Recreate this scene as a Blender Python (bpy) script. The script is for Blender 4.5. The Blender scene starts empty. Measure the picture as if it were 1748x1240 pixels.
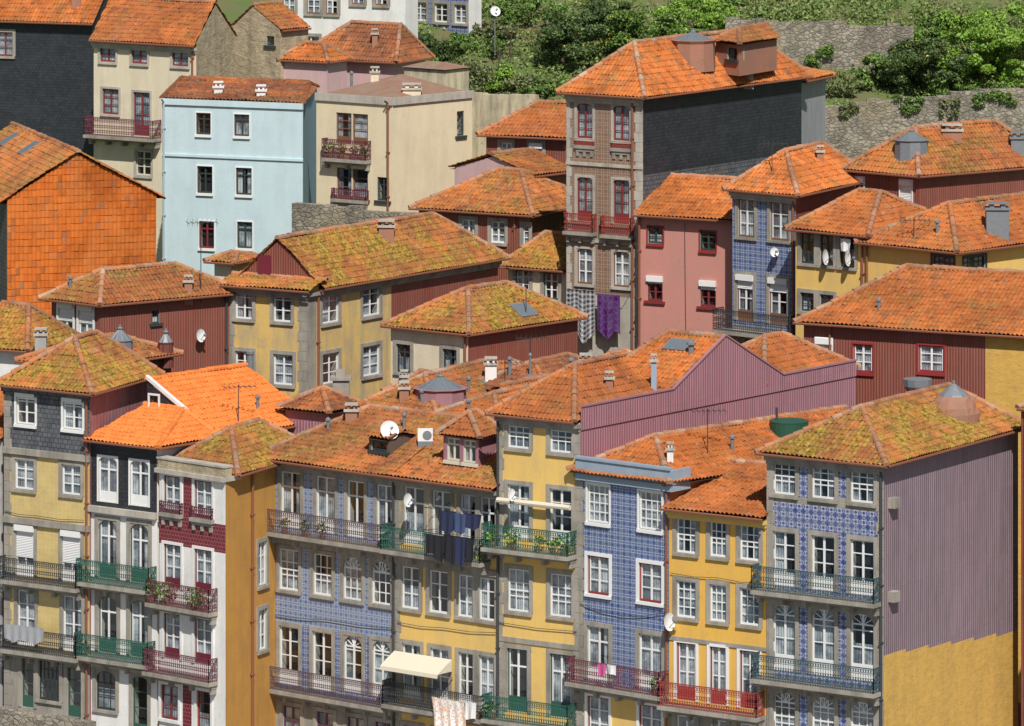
import bpy, bmesh, math, random
import numpy as np
from mathutils import Vector
random.seed(7); np.random.seed(7)
F=9711.; HY=-750.; CX=874.; CZ=50.
COL=bpy.context.scene.collection
def P(px,py,Y): return Vector(((px-CX)*Y/F, Y, CZ-(py-HY)*Y/F))
def Pz(px,py,z): return P(px,py,(CZ-z)*F/(py-HY))
TZ=[(150,-.6),(238,-.6),(244,.6),(262,5),(285,10),(300,13),(320,19),(345,27),(420,50),(600,70)]
def tz(Y): return float(np.interp(Y,[a for a,b in TZ],[b for a,b in TZ]))
def ground_at(px,py):
    for Y in np.arange(240,430,.4):
        if tz(Y)>=CZ-(py-HY)*Y/F: return P(px,py,Y)
    return P(px,py,345)
# ---------------------------------------------------------------- materials
MATS={}
def mnew(name,rough=.85,metal=0.):
    m=bpy.data.materials.new(name); m.use_nodes=True; nt=m.node_tree; b=nt.nodes['Principled BSDF']
    b.inputs['Roughness'].default_value=rough; b.inputs['Metallic'].default_value=metal
    MATS[name]=m; return nt,b
def nd(nt,t,ins=None,**pr):
    n=nt.nodes.new(t)
    for k,v in pr.items(): setattr(n,k,v)
    for k,v in (ins or {}).items():
        if isinstance(v,bpy.types.NodeSocket): nt.links.new(v,n.inputs[k])
        else: n.inputs[k].default_value=v
    return n
def c4(c): return (c[0],c[1],c[2],1.)
def mul(c,f): return tuple(min(1,x*f) for x in c)
def noise(nt,vec,scale,det=5,rough=.6): return nd(nt,'ShaderNodeTexNoise',{'Vector':vec,'Scale':scale,'Detail':det,'Roughness':rough}).outputs['Fac']
def ramp(nt,fac,stops,interp='LINEAR'):
    r=nd(nt,'ShaderNodeValToRGB',{'Fac':fac}); cr=r.color_ramp; cr.interpolation=interp
    while len(cr.elements)<len(stops): cr.elements.new(.5)
    for e,(p,c) in zip(cr.elements,stops): e.position=p; e.color=c4(c) if not isinstance(c,(int,float)) else (c,c,c,1)
    return r.outputs['Color']
def mix(nt,f,a,b,bt='MIX'):
    return nd(nt,'ShaderNodeMixRGB',{'Fac':f,'Color1':a if isinstance(a,bpy.types.NodeSocket) else c4(a),'Color2':b if isinstance(b,bpy.types.NodeSocket) else c4(b)},blend_type=bt).outputs['Color']
def mt(nt,op,a,b=0.): return nd(nt,'ShaderNodeMath',{0:a,1:b},operation=op).outputs[0]
def pos(nt): return nd(nt,'ShaderNodeNewGeometry').outputs['Position']
def mapv(nt,v,s): return nd(nt,'ShaderNodeMapping',{'Vector':v,'Scale':s}).outputs['Vector']
def shift(nt,v,l): return nd(nt,'ShaderNodeMapping',{'Vector':v,'Location':l}).outputs['Vector']
def uvn(nt): return nd(nt,'ShaderNodeUVMap').outputs['UV']
def wnoise(nt,v): return nd(nt,'ShaderNodeTexWhiteNoise',{'Vector':v},noise_dimensions='3D').outputs['Value']
def floorv(nt,v): return nd(nt,'ShaderNodeVectorMath',{0:v},operation='FLOOR').outputs[0]
def bump(nt,b,h,st=.5,dist=.02):
    nt.links.new(nd(nt,'ShaderNodeBump',{'Height':h,'Strength':st,'Distance':dist}).outputs[0],b.inputs['Normal'])
def setc(nt,b,c): nt.links.new(c,b.inputs['Base Color'])
def weather(nt,col,stain,amt,sc=1.):
    p=pos(nt)
    n1=noise(nt,mapv(nt,p,(1.8*sc,1.8*sc,.28*sc)),1.,8,.68)
    n2=noise(nt,p,.9*sc,7,.65); n3=noise(nt,p,3.2,6,.7)
    f=mt(nt,'MULTIPLY',ramp(nt,n1,[(.42,0.),(.72,1.)]),amt)
    c=mix(nt,f,col,stain)
    f2=mt(nt,'MULTIPLY',ramp(nt,n2,[(.47,0.),(.68,1.)]),amt*.6)
    c=mix(nt,f2,c,stain)
    f3=mt(nt,'MULTIPLY',ramp(nt,n3,[(.58,0.),(.7,1.)]),amt*.55)
    return mix(nt,f3,c,mul(stain,.7))
def plaster(name,c,stain=(.25,.22,.18),amt=.45,rough=.9,rub=0,rst=.8):
    nt,b=mnew(name,rough); col=weather(nt,c,stain,amt)
    n=noise(nt,pos(nt),14,4); col=mix(nt,mt(nt,'MULTIPLY',n,.2),col,mul(c,.55)); h=n
    if rub:
        p=pos(nt); r=noise(nt,mapv(nt,p,(1,1,1.8)),rub,7,.65); h=mt(nt,'ADD',n,mt(nt,'MULTIPLY',r,3.)); col=mix(nt,mt(nt,'MULTIPLY',ramp(nt,r,[(.40,1.),(.55,0.)]),.55*rst),col,mul(c,.55))
    setc(nt,b,col); bump(nt,b,h,.35 if not rub else rst,.02 if not rub else .05*rst)
def paint(name,c,rough=.5,amt=.2,metal=0.):
    nt,b=mnew(name,rough,metal); n=noise(nt,pos(nt),6,5)
    setc(nt,b,mix(nt,mt(nt,'MULTIPLY',n,amt),c,mul(c,.4)))
def corr(name,c,per=.13,stain=(.2,.12,.1),amt=.4):
    nt,b=mnew(name,.65); uv=uvn(nt); x=nd(nt,'ShaderNodeSeparateXYZ',{0:uv}).outputs[0]
    s=mt(nt,'SINE',mt(nt,'MULTIPLY',x,6.2832/per))
    pan=nd(nt,'ShaderNodeTexBrick',{'Vector':uv,'Color1':(.8,.8,.8,1),'Color2':(1,1,1,1),'Mortar':(.6,.6,.6,1),'Scale':1.,'Mortar Size':.006,'Brick Width':.9,'Row Height':2.6}).outputs['Color']
    col=weather(nt,c,stain,amt,1.4); col=mix(nt,.6,col,pan,'MULTIPLY')
    fine=noise(nt,mapv(nt,pos(nt),(9,9,.4)),1.,5); col=mix(nt,mt(nt,'MULTIPLY',ramp(nt,fine,[(.4,0.),(.7,1.)]),.35),col,mul(c,1.6))
    setc(nt,b,col); bump(nt,b,s,.6,.022)
def roofmat(name,cols,moss,amt,dirt=(.085,.045,.028),soot=.5,vary=.5):
    nt,b=mnew(name,.95); uv=uvn(nt); fl=floorv(nt,uv); wn=wnoise(nt,fl)
    b.inputs['Specular IOR Level'].default_value=.15
    k=len(cols); st=[(i*.80/(k-1.),c) for i,c in enumerate(cols)]
    if soot>0: st+=[(.86,(.27,.16,.10)),(.91,mul(cols[0],.6)),(.96,mul(cols[1],.95)),(1.,tuple(x*.65+y for x,y in zip(cols[-1],(.15,.12,.075))))]
    col=ramp(nt,wn,st); mean=tuple(sum(c[i] for c in cols)/k for i in range(3)); col=mix(nt,.25,col,mean)
    if vary>0:
        oi=nd(nt,'ShaderNodeObjectInfo').outputs['Random']; col=mix(nt,mt(nt,'MULTIPLY',ramp(nt,oi,[(.2,0.),(.95,1.)]),vary),col,(.25,.09,.042))
    p=pos(nt); big=noise(nt,p,.55,6,.65); med=noise(nt,p,1.7,7,.7); med2=noise(nt,shift(nt,p,(31,17,5)),1.5,7,.72)
    hue=noise(nt,shift(nt,p,(3,57,25)),.33,5); hue2=noise(nt,shift(nt,p,(13,7,45)),.45,4)
    if soot>0:
        col=mix(nt,mt(nt,'MULTIPLY',ramp(nt,hue,[(.44,0.),(.6,1.)]),.6),col,mul(mean,.5)); col=mix(nt,mt(nt,'MULTIPLY',ramp(nt,hue2,[(.52,0.),(.6,1.)]),.45),col,(.60,.195,.05))
    wn2=wnoise(nt,nd(nt,'ShaderNodeVectorMath',{0:fl,1:(17.3,5.1,3.)},operation='ADD').outputs[0])
    fd=mt(nt,'MULTIPLY',ramp(nt,med,[(.49,0.),(.64,1.)]),soot); col=mix(nt,mt(nt,'MULTIPLY',fd,mt(nt,'ADD',mt(nt,'MULTIPLY',wn2,.6),.5)),col,dirt)
    th=.585-.12*amt
    comb=mt(nt,'ADD',mt(nt,'MULTIPLY',big,.6),mt(nt,'MULTIPLY',med2,.4))
    fm=mt(nt,'MULTIPLY',ramp(nt,comb,[(th-.03,0.),(th+.08,1.)]),mt(nt,'MULTIPLY',mt(nt,'ADD',mt(nt,'MULTIPLY',wn2,.9),.4),.3+.55*amt))
    mc=mix(nt,ramp(nt,noise(nt,p,5,5),[(.4,0.),(.62,1.)]),mul(moss,.42),mul(moss,1.25))
    if amt>0: col=mix(nt,fm,col,mc)
    pale=noise(nt,shift(nt,p,(9,9,9)),3.5,5,.6)
    if soot>.4: col=mix(nt,mt(nt,'MULTIPLY',ramp(nt,pale,[(.63,0.),(.70,1.)]),.4),col,(.42,.36,.28))
    setc(nt,b,col); bump(nt,b,noise(nt,p,18,3),.3,.01)
def bricky(name,c1,c2,mort,bw,rh,ms=.012,stain=(.1,.1,.1),amt=.3,rough=.7,bst=.7):
    nt,b=mnew(name,rough); uv=uvn(nt)
    t=nd(nt,'ShaderNodeTexBrick',{'Vector':uv,'Color1':c4(c1),'Color2':c4(c2),'Mortar':c4(mort),'Scale':1.,'Mortar Size':ms,'Brick Width':bw,'Row Height':rh})
    n=noise(nt,pos(nt),1.1,7); col=mix(nt,mt(nt,'MULTIPLY',ramp(nt,n,[(.45,0.),(.75,1.)]),amt),t.outputs['Color'],stain)
    setc(nt,b,col); bump(nt,b,t.outputs['Fac'],-bst,.03)
def azulejo(name,per,stops,stain=(.3,.3,.3),amt=.35):
    nt,b=mnew(name,.35); s=nd(nt,'ShaderNodeSeparateXYZ',{0:uvn(nt)})
    cx=mt(nt,'COSINE',mt(nt,'MULTIPLY',s.outputs[0],6.2832/per)); cy=mt(nt,'COSINE',mt(nt,'MULTIPLY',s.outputs[1],6.2832/per))
    a=mt(nt,'ADD',cx,cy); m=mt(nt,'MULTIPLY',mt(nt,'COSINE',mt(nt,'MULTIPLY',s.outputs[0],12.566/per)),mt(nt,'COSINE',mt(nt,'MULTIPLY',s.outputs[1],12.566/per)))
    v=mt(nt,'ADD',mt(nt,'MULTIPLY',a,.2),mt(nt,'MULTIPLY',m,.12)); v=mt(nt,'ADD',v,.5)
    col=ramp(nt,v,stops); p=pos(nt); n=noise(nt,p,1.3,7)
    tw=wnoise(nt,floorv(nt,mapv(nt,uvn(nt),(1/per,1/per,1))))
    col=mix(nt,mt(nt,'MULTIPLY',tw,.18),col,(.30,.33,.40) if stops[0][1][2]>stops[0][1][0] else mul(stops[0][1],.7))
    col=mix(nt,mt(nt,'MULTIPLY',ramp(nt,n,[(.42,0.),(.7,1.)]),amt),col,stain); setc(nt,b,col)
def masonry(name,c1,c2,mort,sc):
    nt,b=mnew(name,.95); p0=pos(nt); wob=nd(nt,'ShaderNodeTexNoise',{'Vector':p0,'Scale':2.5,'Detail':4}).outputs['Color']
    p=mapv(nt,nd(nt,'ShaderNodeVectorMath',{0:p0,1:nd(nt,'ShaderNodeVectorMath',{0:wob,'Scale':.3},operation='SCALE').outputs[0]},operation='ADD').outputs[0],(1,1,1.8))
    v=nd(nt,'ShaderNodeTexVoronoi',{'Vector':p,'Scale':sc}); e=nd(nt,'ShaderNodeTexVoronoi',{'Vector':p,'Scale':sc},feature='DISTANCE_TO_EDGE').outputs['Distance']
    sep=nd(nt,'ShaderNodeSeparateXYZ',{0:v.outputs['Color']}).outputs[0]
    col=mix(nt,sep,c1,c2); col=mix(nt,mt(nt,'MULTIPLY',ramp(nt,e,[(.0,1.),(.13,0.)]),.6),col,mort)
    n=noise(nt,p0,.8,8,.72); col=mix(nt,mt(nt,'MULTIPLY',ramp(nt,n,[(.42,0.),(.62,1.)]),.75),col,mul(c1,.5)); n2=noise(nt,p0,.5,7,.7); col=mix(nt,mt(nt,'MULTIPLY',ramp(nt,n2,[(.5,0.),(.65,1.)]),.5),col,(.36,.29,.17)); setc(nt,b,col)
    bump(nt,b,mt(nt,'ADD',ramp(nt,e,[(0.,0.),(.12,1.)]),mt(nt,'MULTIPLY',n,.8)),.7,.05)
plaster('white_plaster',(.80,.79,.76),(.38,.36,.33),.33)
plaster('cream_plaster',(.76,.65,.44),(.47,.40,.29),.34)
plaster('pale_cream',(.74,.65,.47),(.44,.36,.27),.4)
plaster('stained_cream',(.62,.54,.36),(.13,.12,.10),.85)
plaster('yellow_plaster',(.78,.51,.14),(.48,.36,.19),.45)
plaster('deep_yellow',(.76,.44,.08),(.48,.31,.12),.42)
plaster('old_yellow',(.68,.46,.14),(.31,.28,.23),.95)
plaster('ochre_plaster',(.56,.28,.055),(.27,.15,.06),.5)
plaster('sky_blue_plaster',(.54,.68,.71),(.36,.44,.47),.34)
plaster('shadowed_blue_plaster',(.27,.43,.50),(.2,.3,.34),.35)  # darker copy of the sky blue plaster: shadow on the side wall painted in
plaster('pink_plaster',(.56,.24,.195),(.40,.24,.19),.55)
plaster('light_pink',(.60,.40,.39),(.4,.3,.3),.45)
plaster('orange_plaster',(.55,.19,.06),(.3,.13,.06),.5)
plaster('grey_plaster',(.42,.41,.39),(.18,.18,.17),.7)
plaster('granite',(.37,.335,.28),(.11,.105,.09),.7)
plaster('light_stone',(.50,.46,.39),(.21,.19,.16),.65)
plaster('pale_blue_sheet',(.27,.36,.45),(.45,.48,.5),.5,.5)
plaster('terracotta',(.38,.17,.105),(.20,.145,.11),.65)
plaster('mauve_plaster',(.36,.17,.20),(.22,.13,.13),.5)
plaster('terrace_roof',(.27,.135,.085),(.25,.22,.17),.8)
plaster('yellow_rubble',(.68,.41,.09),(.44,.28,.09),.55,.95,2.6,.45)
plaster('gold_rubble',(.52,.43,.28),(.17,.14,.10),.75,.95,1.8)
masonry('grey_rubble',(.22,.195,.155),(.40,.355,.28),(.09,.08,.06),3.1)
corr('red_sheet',(.23,.064,.042)); corr('dark_red_sheet',(.18,.045,.032)); corr('mauve_sheet',(.35,.165,.20),.16,(.27,.16,.17),.5); corr('lilac_sheet',(.265,.19,.22),.16,(.19,.145,.15),.65)
corr('faded_red_sheet',(.30,.10,.11),.13,(.35,.3,.3),.6); corr('grey_sheet',(.30,.31,.32),.12,(.2,.2,.2),.4)
OR=[(.53,.15,.035),(.59,.185,.045),(.45,.12,.032),(.61,.215,.065),(.49,.152,.042)]
roofmat('tile_new',[(.66,.20,.048),(.71,.235,.06),(.61,.175,.042)],(.5,.2,.06),.0,(.45,.14,.04),0.,0.)
roofmat('tile_orange',OR,(.27,.195,.06),.35,soot=.55,vary=.6)
roofmat('tile_worn',[(.41,.13,.04),(.49,.17,.052),(.33,.098,.035),(.52,.22,.085),(.37,.14,.05)],(.28,.20,.055),.65,soot=.75)
roofmat('tile_mossy',[(.40,.135,.042),(.46,.18,.055),(.31,.10,.038),(.46,.22,.085)],(.32,.225,.042),1.,soot=.75,vary=.25)
roofmat('tile_dull',[(.28,.09,.045),(.35,.12,.055),(.24,.078,.038),(.32,.145,.075)],(.20,.15,.08),.5,soot=.8)
roofmat('tile_ridge',[(.46,.19,.085),(.51,.25,.14),(.39,.155,.075),(.50,.39,.29)],(.27,.23,.13),.4,soot=.45)
roofmat('tile_hung',[(.58,.15,.026),(.64,.18,.032),(.52,.12,.022)],(.38,.14,.05),.2,(.26,.07,.025),.22,0.)
bricky('black_slate',(.018,.022,.029),(.032,.036,.044),(.008,.009,.012),.22,.16,.012,(.055,.06,.065),.3,.6)
bricky('grey_slate',(.07,.077,.09),(.125,.13,.14),(.032,.034,.042),.24,.2,.02,(.18,.18,.17),.4,.7)
bricky('maroon_tile',(.14,.012,.022),(.19,.018,.03),(.30,.17,.17),.16,.16,.008,(.2,.05,.06),.2,.3,.2)
paint('orange_hung_tile',(.5,.14,.025),.8)
azulejo('cream_tile',.22,[(.1,(.60,.44,.17)),(.42,(.67,.50,.20)),(.5,(.48,.34,.12)),(.58,(.72,.57,.26)),(.9,(.58,.43,.16))],(.34,.25,.12),.45)
BL=(.022,.052,.19); WH=(.54,.57,.60); MB_=(.085,.145,.33)
azulejo('blue_tile',.30,[(.12,BL),(.38,MB_),(.46,WH),(.52,BL),(.6,MB_),(.7,WH),(.85,BL)],(.24,.26,.28),.3)
azulejo('blue_tile_pale',.28,[(.1,(.06,.11,.28)),(.36,(.17,.24,.40)),(.47,(.56,.59,.62)),(.55,(.08,.14,.30)),(.72,(.52,.56,.60)),(.88,(.06,.10,.26))],(.28,.29,.29),.4)
azulejo('blue_band_tile',.36,[(.1,(.022,.045,.19)),(.38,(.06,.09,.27)),(.45,(.54,.56,.60)),(.53,(.03,.05,.2)),(.7,(.54,.56,.60)),(.8,(.03,.05,.21))],(.24,.25,.27),.35)
azulejo('brown_tile',.33,[(.12,(.22,.12,.07)),(.38,(.31,.18,.11)),(.47,(.48,.38,.29)),(.54,(.16,.10,.08)),(.7,(.43,.32,.23)),(.88,(.2,.12,.08))],(.25,.2,.16),.35)
for n,c in dict(paint_white=(.80,.80,.78),paint_red=(.30,.03,.03),paint_oxblood=(.22,.03,.03),paint_green=(.03,.10,.07),paint_dark=(.035,.05,.05),paint_wood=(.22,.10,.055),paint_cream=(.7,.64,.5),paint_maroon=(.16,.02,.035),paint_purple=(.12,.05,.09),paint_blue_grey=(.4,.47,.5)).items(): paint(n,c)
for n,c in dict(iron_dark=(.035,.04,.045),iron_green=(.022,.10,.075),iron_maroon=(.13,.028,.045),iron_red=(.30,.045,.035),iron_teal=(.045,.085,.095),iron_purple=(.10,.06,.075)).items(): paint(n,c,.5,.3)
paint('zinc',(.24,.26,.28),.6,.6,.2); paint('pipe_rust',(.24,.09,.05),.6); paint('pipe_dark',(.05,.055,.06),.5); paint('dish_white',(.74,.74,.73),.4,.1); paint('tank_green',(.02,.09,.055),.5,.3)
paint('interior_dark',(.014,.014,.016),.9); paint('soffit_wood',(.12,.08,.06),.9); paint('bark',(.09,.065,.045),.95); paint('pane_grey',(.17,.20,.22),.3,.5)
for n,c in dict(cloth_white=(.78,.77,.75),cloth_black=(.016,.016,.022),cloth_navy=(.022,.028,.075),cloth_blue=(.05,.075,.16),cloth_pink=(.6,.1,.3),cloth_grey=(.35,.36,.38)).items(): paint(n,c,.95,.25)
nt,b=mnew('curtain_white',.9); p=pos(nt); setc(nt,b,mix(nt,mt(nt,'MULTIPLY',ramp(nt,noise(nt,p,1.1,5,.65),[(.36,0.),(.58,1.)]),.9),(.60,.61,.61),(.08,.10,.125)))
azulejo('cloth_pattern',.22,[(.2,(.02,.02,.025)),(.45,(.03,.03,.035)),(.47,(.6,.6,.6)),(.55,(.55,.55,.55)),(.57,(.02,.02,.03)),(.9,(.7,.7,.7))],amt=.05); azulejo('cloth_flowers',.30,[(.2,(.05,.004,.085)),(.5,(.075,.006,.12)),(.6,(.15,.04,.21)),(.9,(.04,.003,.07))],(.05,.006,.08),.2)
nt,b=mnew('cloth_print',.95); setc(nt,b,ramp(nt,noise(nt,pos(nt),3.4,2),[(.0,(.74,.73,.70)),(.42,(.74,.73,.70)),(.46,(.70,.30,.10)),(.52,(.74,.72,.68)),(.58,(.74,.72,.68)),(.62,(.62,.30,.16)),(.67,(.74,.72,.68))]))
nt,b=mnew('shutter_white',.6); z=nd(nt,'ShaderNodeSeparateXYZ',{0:pos(nt)}).outputs[2]; s=mt(nt,'SINE',mt(nt,'MULTIPLY',z,90.)); setc(nt,b,mix(nt,mt(nt,'MULTIPLY',noise(nt,pos(nt),3),.3),(.76,.76,.75),(.5,.5,.5))); bump(nt,b,s,.6,.01)
m=bpy.data.materials.new('window_glass'); m.use_nodes=True; nt=m.node_tree; nt.nodes.clear(); MATS['window_glass']=m
tr=nd(nt,'ShaderNodeBsdfTransparent',{'Color':(.86,.90,.92,1)}); gl=nd(nt,'ShaderNodeBsdfGlossy',{'Color':(.9,.95,1,1),'Roughness':.03})
nb=nd(nt,'ShaderNodeBump',{'Height':noise(nt,pos(nt),1.5,2),'Strength':.12,'Distance':.1}); nt.links.new(nb.outputs[0],gl.inputs['Normal'])
ms=nd(nt,'ShaderNodeMixShader',{0:.12,1:tr.outputs[0],2:gl.outputs[0]}); nt.links.new(ms.outputs[0],nd(nt,'ShaderNodeOutputMaterial').inputs[0])
def leafmat(name,a,bc,cc):
    nt,b=mnew(name,.6); r=nd(nt,'ShaderNodeNewGeometry').outputs['Random Per Island']; n=noise(nt,pos(nt),1.2,4)
    v=mt(nt,'ADD',mt(nt,'MULTIPLY',r,.5),mt(nt,'MULTIPLY',n,.5)); setc(nt,b,ramp(nt,v,[(.25,a),(.5,bc),(.75,cc)]))
leafmat('leaf_dark',(.03,.062,.015),(.065,.11,.025),(.11,.16,.04)); leafmat('leaf_mid',(.055,.115,.017),(.105,.19,.03),(.17,.26,.05)); leafmat('leaf_bright',(.095,.20,.016),(.17,.31,.03),(.27,.39,.06)); leafmat('leaf_olive',(.08,.105,.034),(.14,.165,.055),(.21,.23,.09)); leafmat('grass_blade',(.095,.155,.034),(.15,.22,.048),(.23,.26,.08))
paint('fruit_yellow',(.75,.42,.03),.5,.1); paint('flower_red',(.6,.04,.04),.6,.1)
nt,b=mnew('earth',.95); p=pos(nt); setc(nt,b,mix(nt,ramp(nt,noise(nt,p,.6,7),[(.42,0.),(.62,1.)]),(.09,.14,.032),(.14,.12,.055)))
nt,b=mnew('paving',.9); p=pos(nt); setc(nt,b,mix(nt,noise(nt,p,2,5),(.2,.19,.17),(.3,.28,.26)))
nt,b=mnew('river_water',.08); b.inputs['Base Color'].default_value=(.04,.06,.06,1); bump(nt,b,noise(nt,pos(nt),.6,4),.4,.1)
# ---------------------------------------------------------------- mesh builder
class MB:
    def __init__(s): s.v=[];s.f=[];s.m=[];s.u=[]
    def face(s,pts,mat,uv=None):
        i=len(s.v); s.v.extend([tuple(p) for p in pts]); s.f.append(tuple(range(i,i+len(pts)))); s.m.append(mat)
        s.u.extend(uv if uv else [(p[0]+p[1]*.6,p[2]) for p in pts])
    def box(s,o,dx,dy,dz,mat,back=True):
        o=Vector(o); q=[o,o+dx,o+dx+dy,o+dy]; t=[a+dz for a in q]
        if back: s.face([q[3],q[2],q[1],q[0]],mat)
        s.face(t,mat)
        for i in range(4):
            j=(i+1)%4; s.face([q[i],q[j],t[j],t[i]],mat)
    def cbox(s,c,x,y,z,mat): s.box(Vector(c)-Vector((x/2,y/2,0)),Vector((x,0,0)),Vector((0,y,0)),Vector((0,0,z)),mat)
    def tube(s,p,q,r,mat,n=4,r2=None,cap=False):
        p=Vector(p);q=Vector(q); a=(q-p)
        if a.length<1e-5: return
        a.normalize(); x=a.orthogonal().normalized(); y=a.cross(x); r2=r if r2 is None else r2
        A=[p+(x*math.cos(k*6.28318/n)+y*math.sin(k*6.28318/n))*r for k in range(n)]; B=[q+(x*math.cos(k*6.28318/n)+y*math.sin(k*6.28318/n))*r2 for k in range(n)]
        for k in range(n): s.face([A[k],A[(k+1)%n],B[(k+1)%n],B[k]],mat)
        if cap: s.face(A[::-1],mat); s.face(B,mat)
    def lathe(s,c,prof,mat,n=12,ax=None,wob=0.):
        c=Vector(c); Z=Vector(ax or (0,0,1)).normalized(); X=Z.orthogonal().normalized(); Y=Z.cross(X)
        R=[[c+Z*h+(X*math.cos(k*6.28318/n)+Y*math.sin(k*6.28318/n))*r*(1+random.uniform(-wob,wob)) for k in range(n)] for r,h in prof]
        for a,b in zip(R,R[1:]):
            for k in range(n): s.face([a[k],a[(k+1)%n],b[(k+1)%n],b[k]],mat)
    def build(s,name,root=None,parent=None,loc=None):
        o0=Vector(root.location) if root else Vector(loc or (0,0,0))
        me=bpy.data.meshes.new(name); me.from_pydata([(a-o0.x,b-o0.y,c-o0.z) for a,b,c in s.v],[],s.f)
        ms=sorted(set(s.m)); ix={k:i for i,k in enumerate(ms)}
        for k in ms: me.materials.append(MATS[k])
        me.polygons.foreach_set('material_index',[ix[k] for k in s.m])
        l=me.uv_layers.new(name='UVMap'); l.data.foreach_set('uv',[x for p in s.u for x in p])
        ob=bpy.data.objects.new(name,me); COL.objects.link(ob)
        if root: ob.parent=parent or root
        else: ob.location=o0
        return ob
def tag(o,label,cat=None,group=None,kind=None):
    if label: o['label']=label
    if cat: o['category']=cat
    if group: o['group']=group
    if kind: o['kind']=kind
    return o
def empty(name,loc,label,cat,group=None):
    o=bpy.data.objects.new(name,None); COL.objects.link(o); o.location=loc; o.empty_display_size=.3
    return tag(o,label,cat,group)
# ---------------------------------------------------------------- roof tiles
def tiles(bm,pts,TW=.20,TL=.33,amp=1.):
    P0=[Vector(p) for p in pts]; Q=[P0[0]]
    for p in P0[1:]:
        if (p-Q[-1]).length>.02: Q.append(p)
    if len(Q)<3: return
    ex=(Q[1]-Q[0]).normalized(); nn=ex.cross(Q[-1]-Q[0]).normalized()
    if nn.z<-.02: nn=-nn
    ey=nn.cross(ex)
    if ey.z<0: ey=-ey
    S=[(p-Q[0]).dot(ex) for p in Q]; T=[(p-Q[0]).dot(ey) for p in Q]
    nc=int((max(S)-min(S))/TW)+2; nr=int(max(T)/TL)+2
    ph=np.array([0,.16,.42,.68]); hh=np.array([0,.06,.085,.06])*TW/.2*amp
    rp=np.array([0,.95]); rh=np.array([.026,.0])*amp
    s=(np.arange(nc)[:,None]+ph[None,:]).ravel()*TW+min(S); t=(np.arange(nr)[:,None]+rp[None,:]).ravel()*TL
    H=np.tile(hh,nc)[None,:]*np.where(np.tile(rp,nr)[:,None]<.5,1.,.88)+np.tile(rh,nr)[:,None]
    jit=np.random.normal(0,.009*amp,(nr,nc)); H=H+np.repeat(np.repeat(jit,2,0),4,1)
    o1,o2=random.random()*6,random.random()*6
    H=H+.04*amp*np.sin(s[None,:]*.9+o1)*np.cos(t[:,None]*1.1+o2)
    tt=np.repeat(t[:,None],len(s),1)+np.repeat(np.repeat(np.random.normal(0,.011*amp,(nr,nc)),2,0),4,1)*(t[:,None]>.01)
    q0,x_,y_,n_=[np.array(v) for v in (Q[0],ex,ey,nn)]
    ss=s[None,:]+.014*amp*np.sin(t[:,None]*1.7+o2)
    V=q0+ss[:,:,None]*x_+tt[:,:,None]*y_+H[:,:,None]*n_
    a,b_=len(t),len(s); idx=np.arange(a*b_).reshape(a,b_)
    fc=np.stack([idx[:-1,:-1],idx[:-1,1:],idx[1:,1:],idx[1:,:-1]],-1).reshape(-1,4)
    me=bpy.data.meshes.new('t'); me.from_pydata(V.reshape(-1,3).tolist(),[],fc.tolist())
    uv=np.stack([np.repeat(((s-min(S))/TW+.001)[None,:],a,0)+random.randint(0,500),np.repeat((t/TL+.001)[:,None],b_,1)+random.randint(0,500)],-1).reshape(-1,2)
    l=me.uv_layers.new(name='UVMap'); l.data.foreach_set('uv',np.repeat(uv[fc[:,0]],4,0).astype(np.float32).ravel())
    b2=bmesh.new(); b2.from_mesh(me); cen=sum(Q,Vector())/len(Q)
    for i in range(1,len(Q)):
        p,q=Q[i],Q[(i+1)%len(Q)]
        no=(q-p).cross(nn).normalized()
        if (cen-p).dot(no)>0: no=-no
        bmesh.ops.bisect_plane(b2,geom=b2.verts[:]+b2.edges[:]+b2.faces[:],plane_co=p,plane_no=no,clear_outer=True)
    b2.to_mesh(me); b2.free(); bm.from_mesh(me); bpy.data.meshes.remove(me)
def caps(mb,p,q,mat):
    p=Vector(p);q=Vector(q);L=(q-p).length
    if L<.3: return
    a=(q-p)/L; x=a.cross(Vector((0,0,1)))
    if x.length<1e-3: return
    x.normalize(); z=x.cross(a); n=max(1,int(L/.4)); st=L/n
    for k in range(n):
        p0=p+a*(k*st); p1=p+a*((k+1.12)*st); j=random.uniform(-.02,.02)
        A=[p0+(x*math.cos(t)*.145+z*(math.sin(t)*.145+.03+j)) for t in np.linspace(-.2,3.34,7)]; B=[p1+(x*math.cos(t)*.115+z*(math.sin(t)*.115+.03+j)) for t in np.linspace(-.2,3.34,7)]
        for i in range(6): mb.face([A[i],A[i+1],B[i+1],B[i]],mat,[(k*7.3+p.x*3,k)]*4)
        mb.face(A,mat,[(k*7.3+p.x*3,k)]*7)
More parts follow.
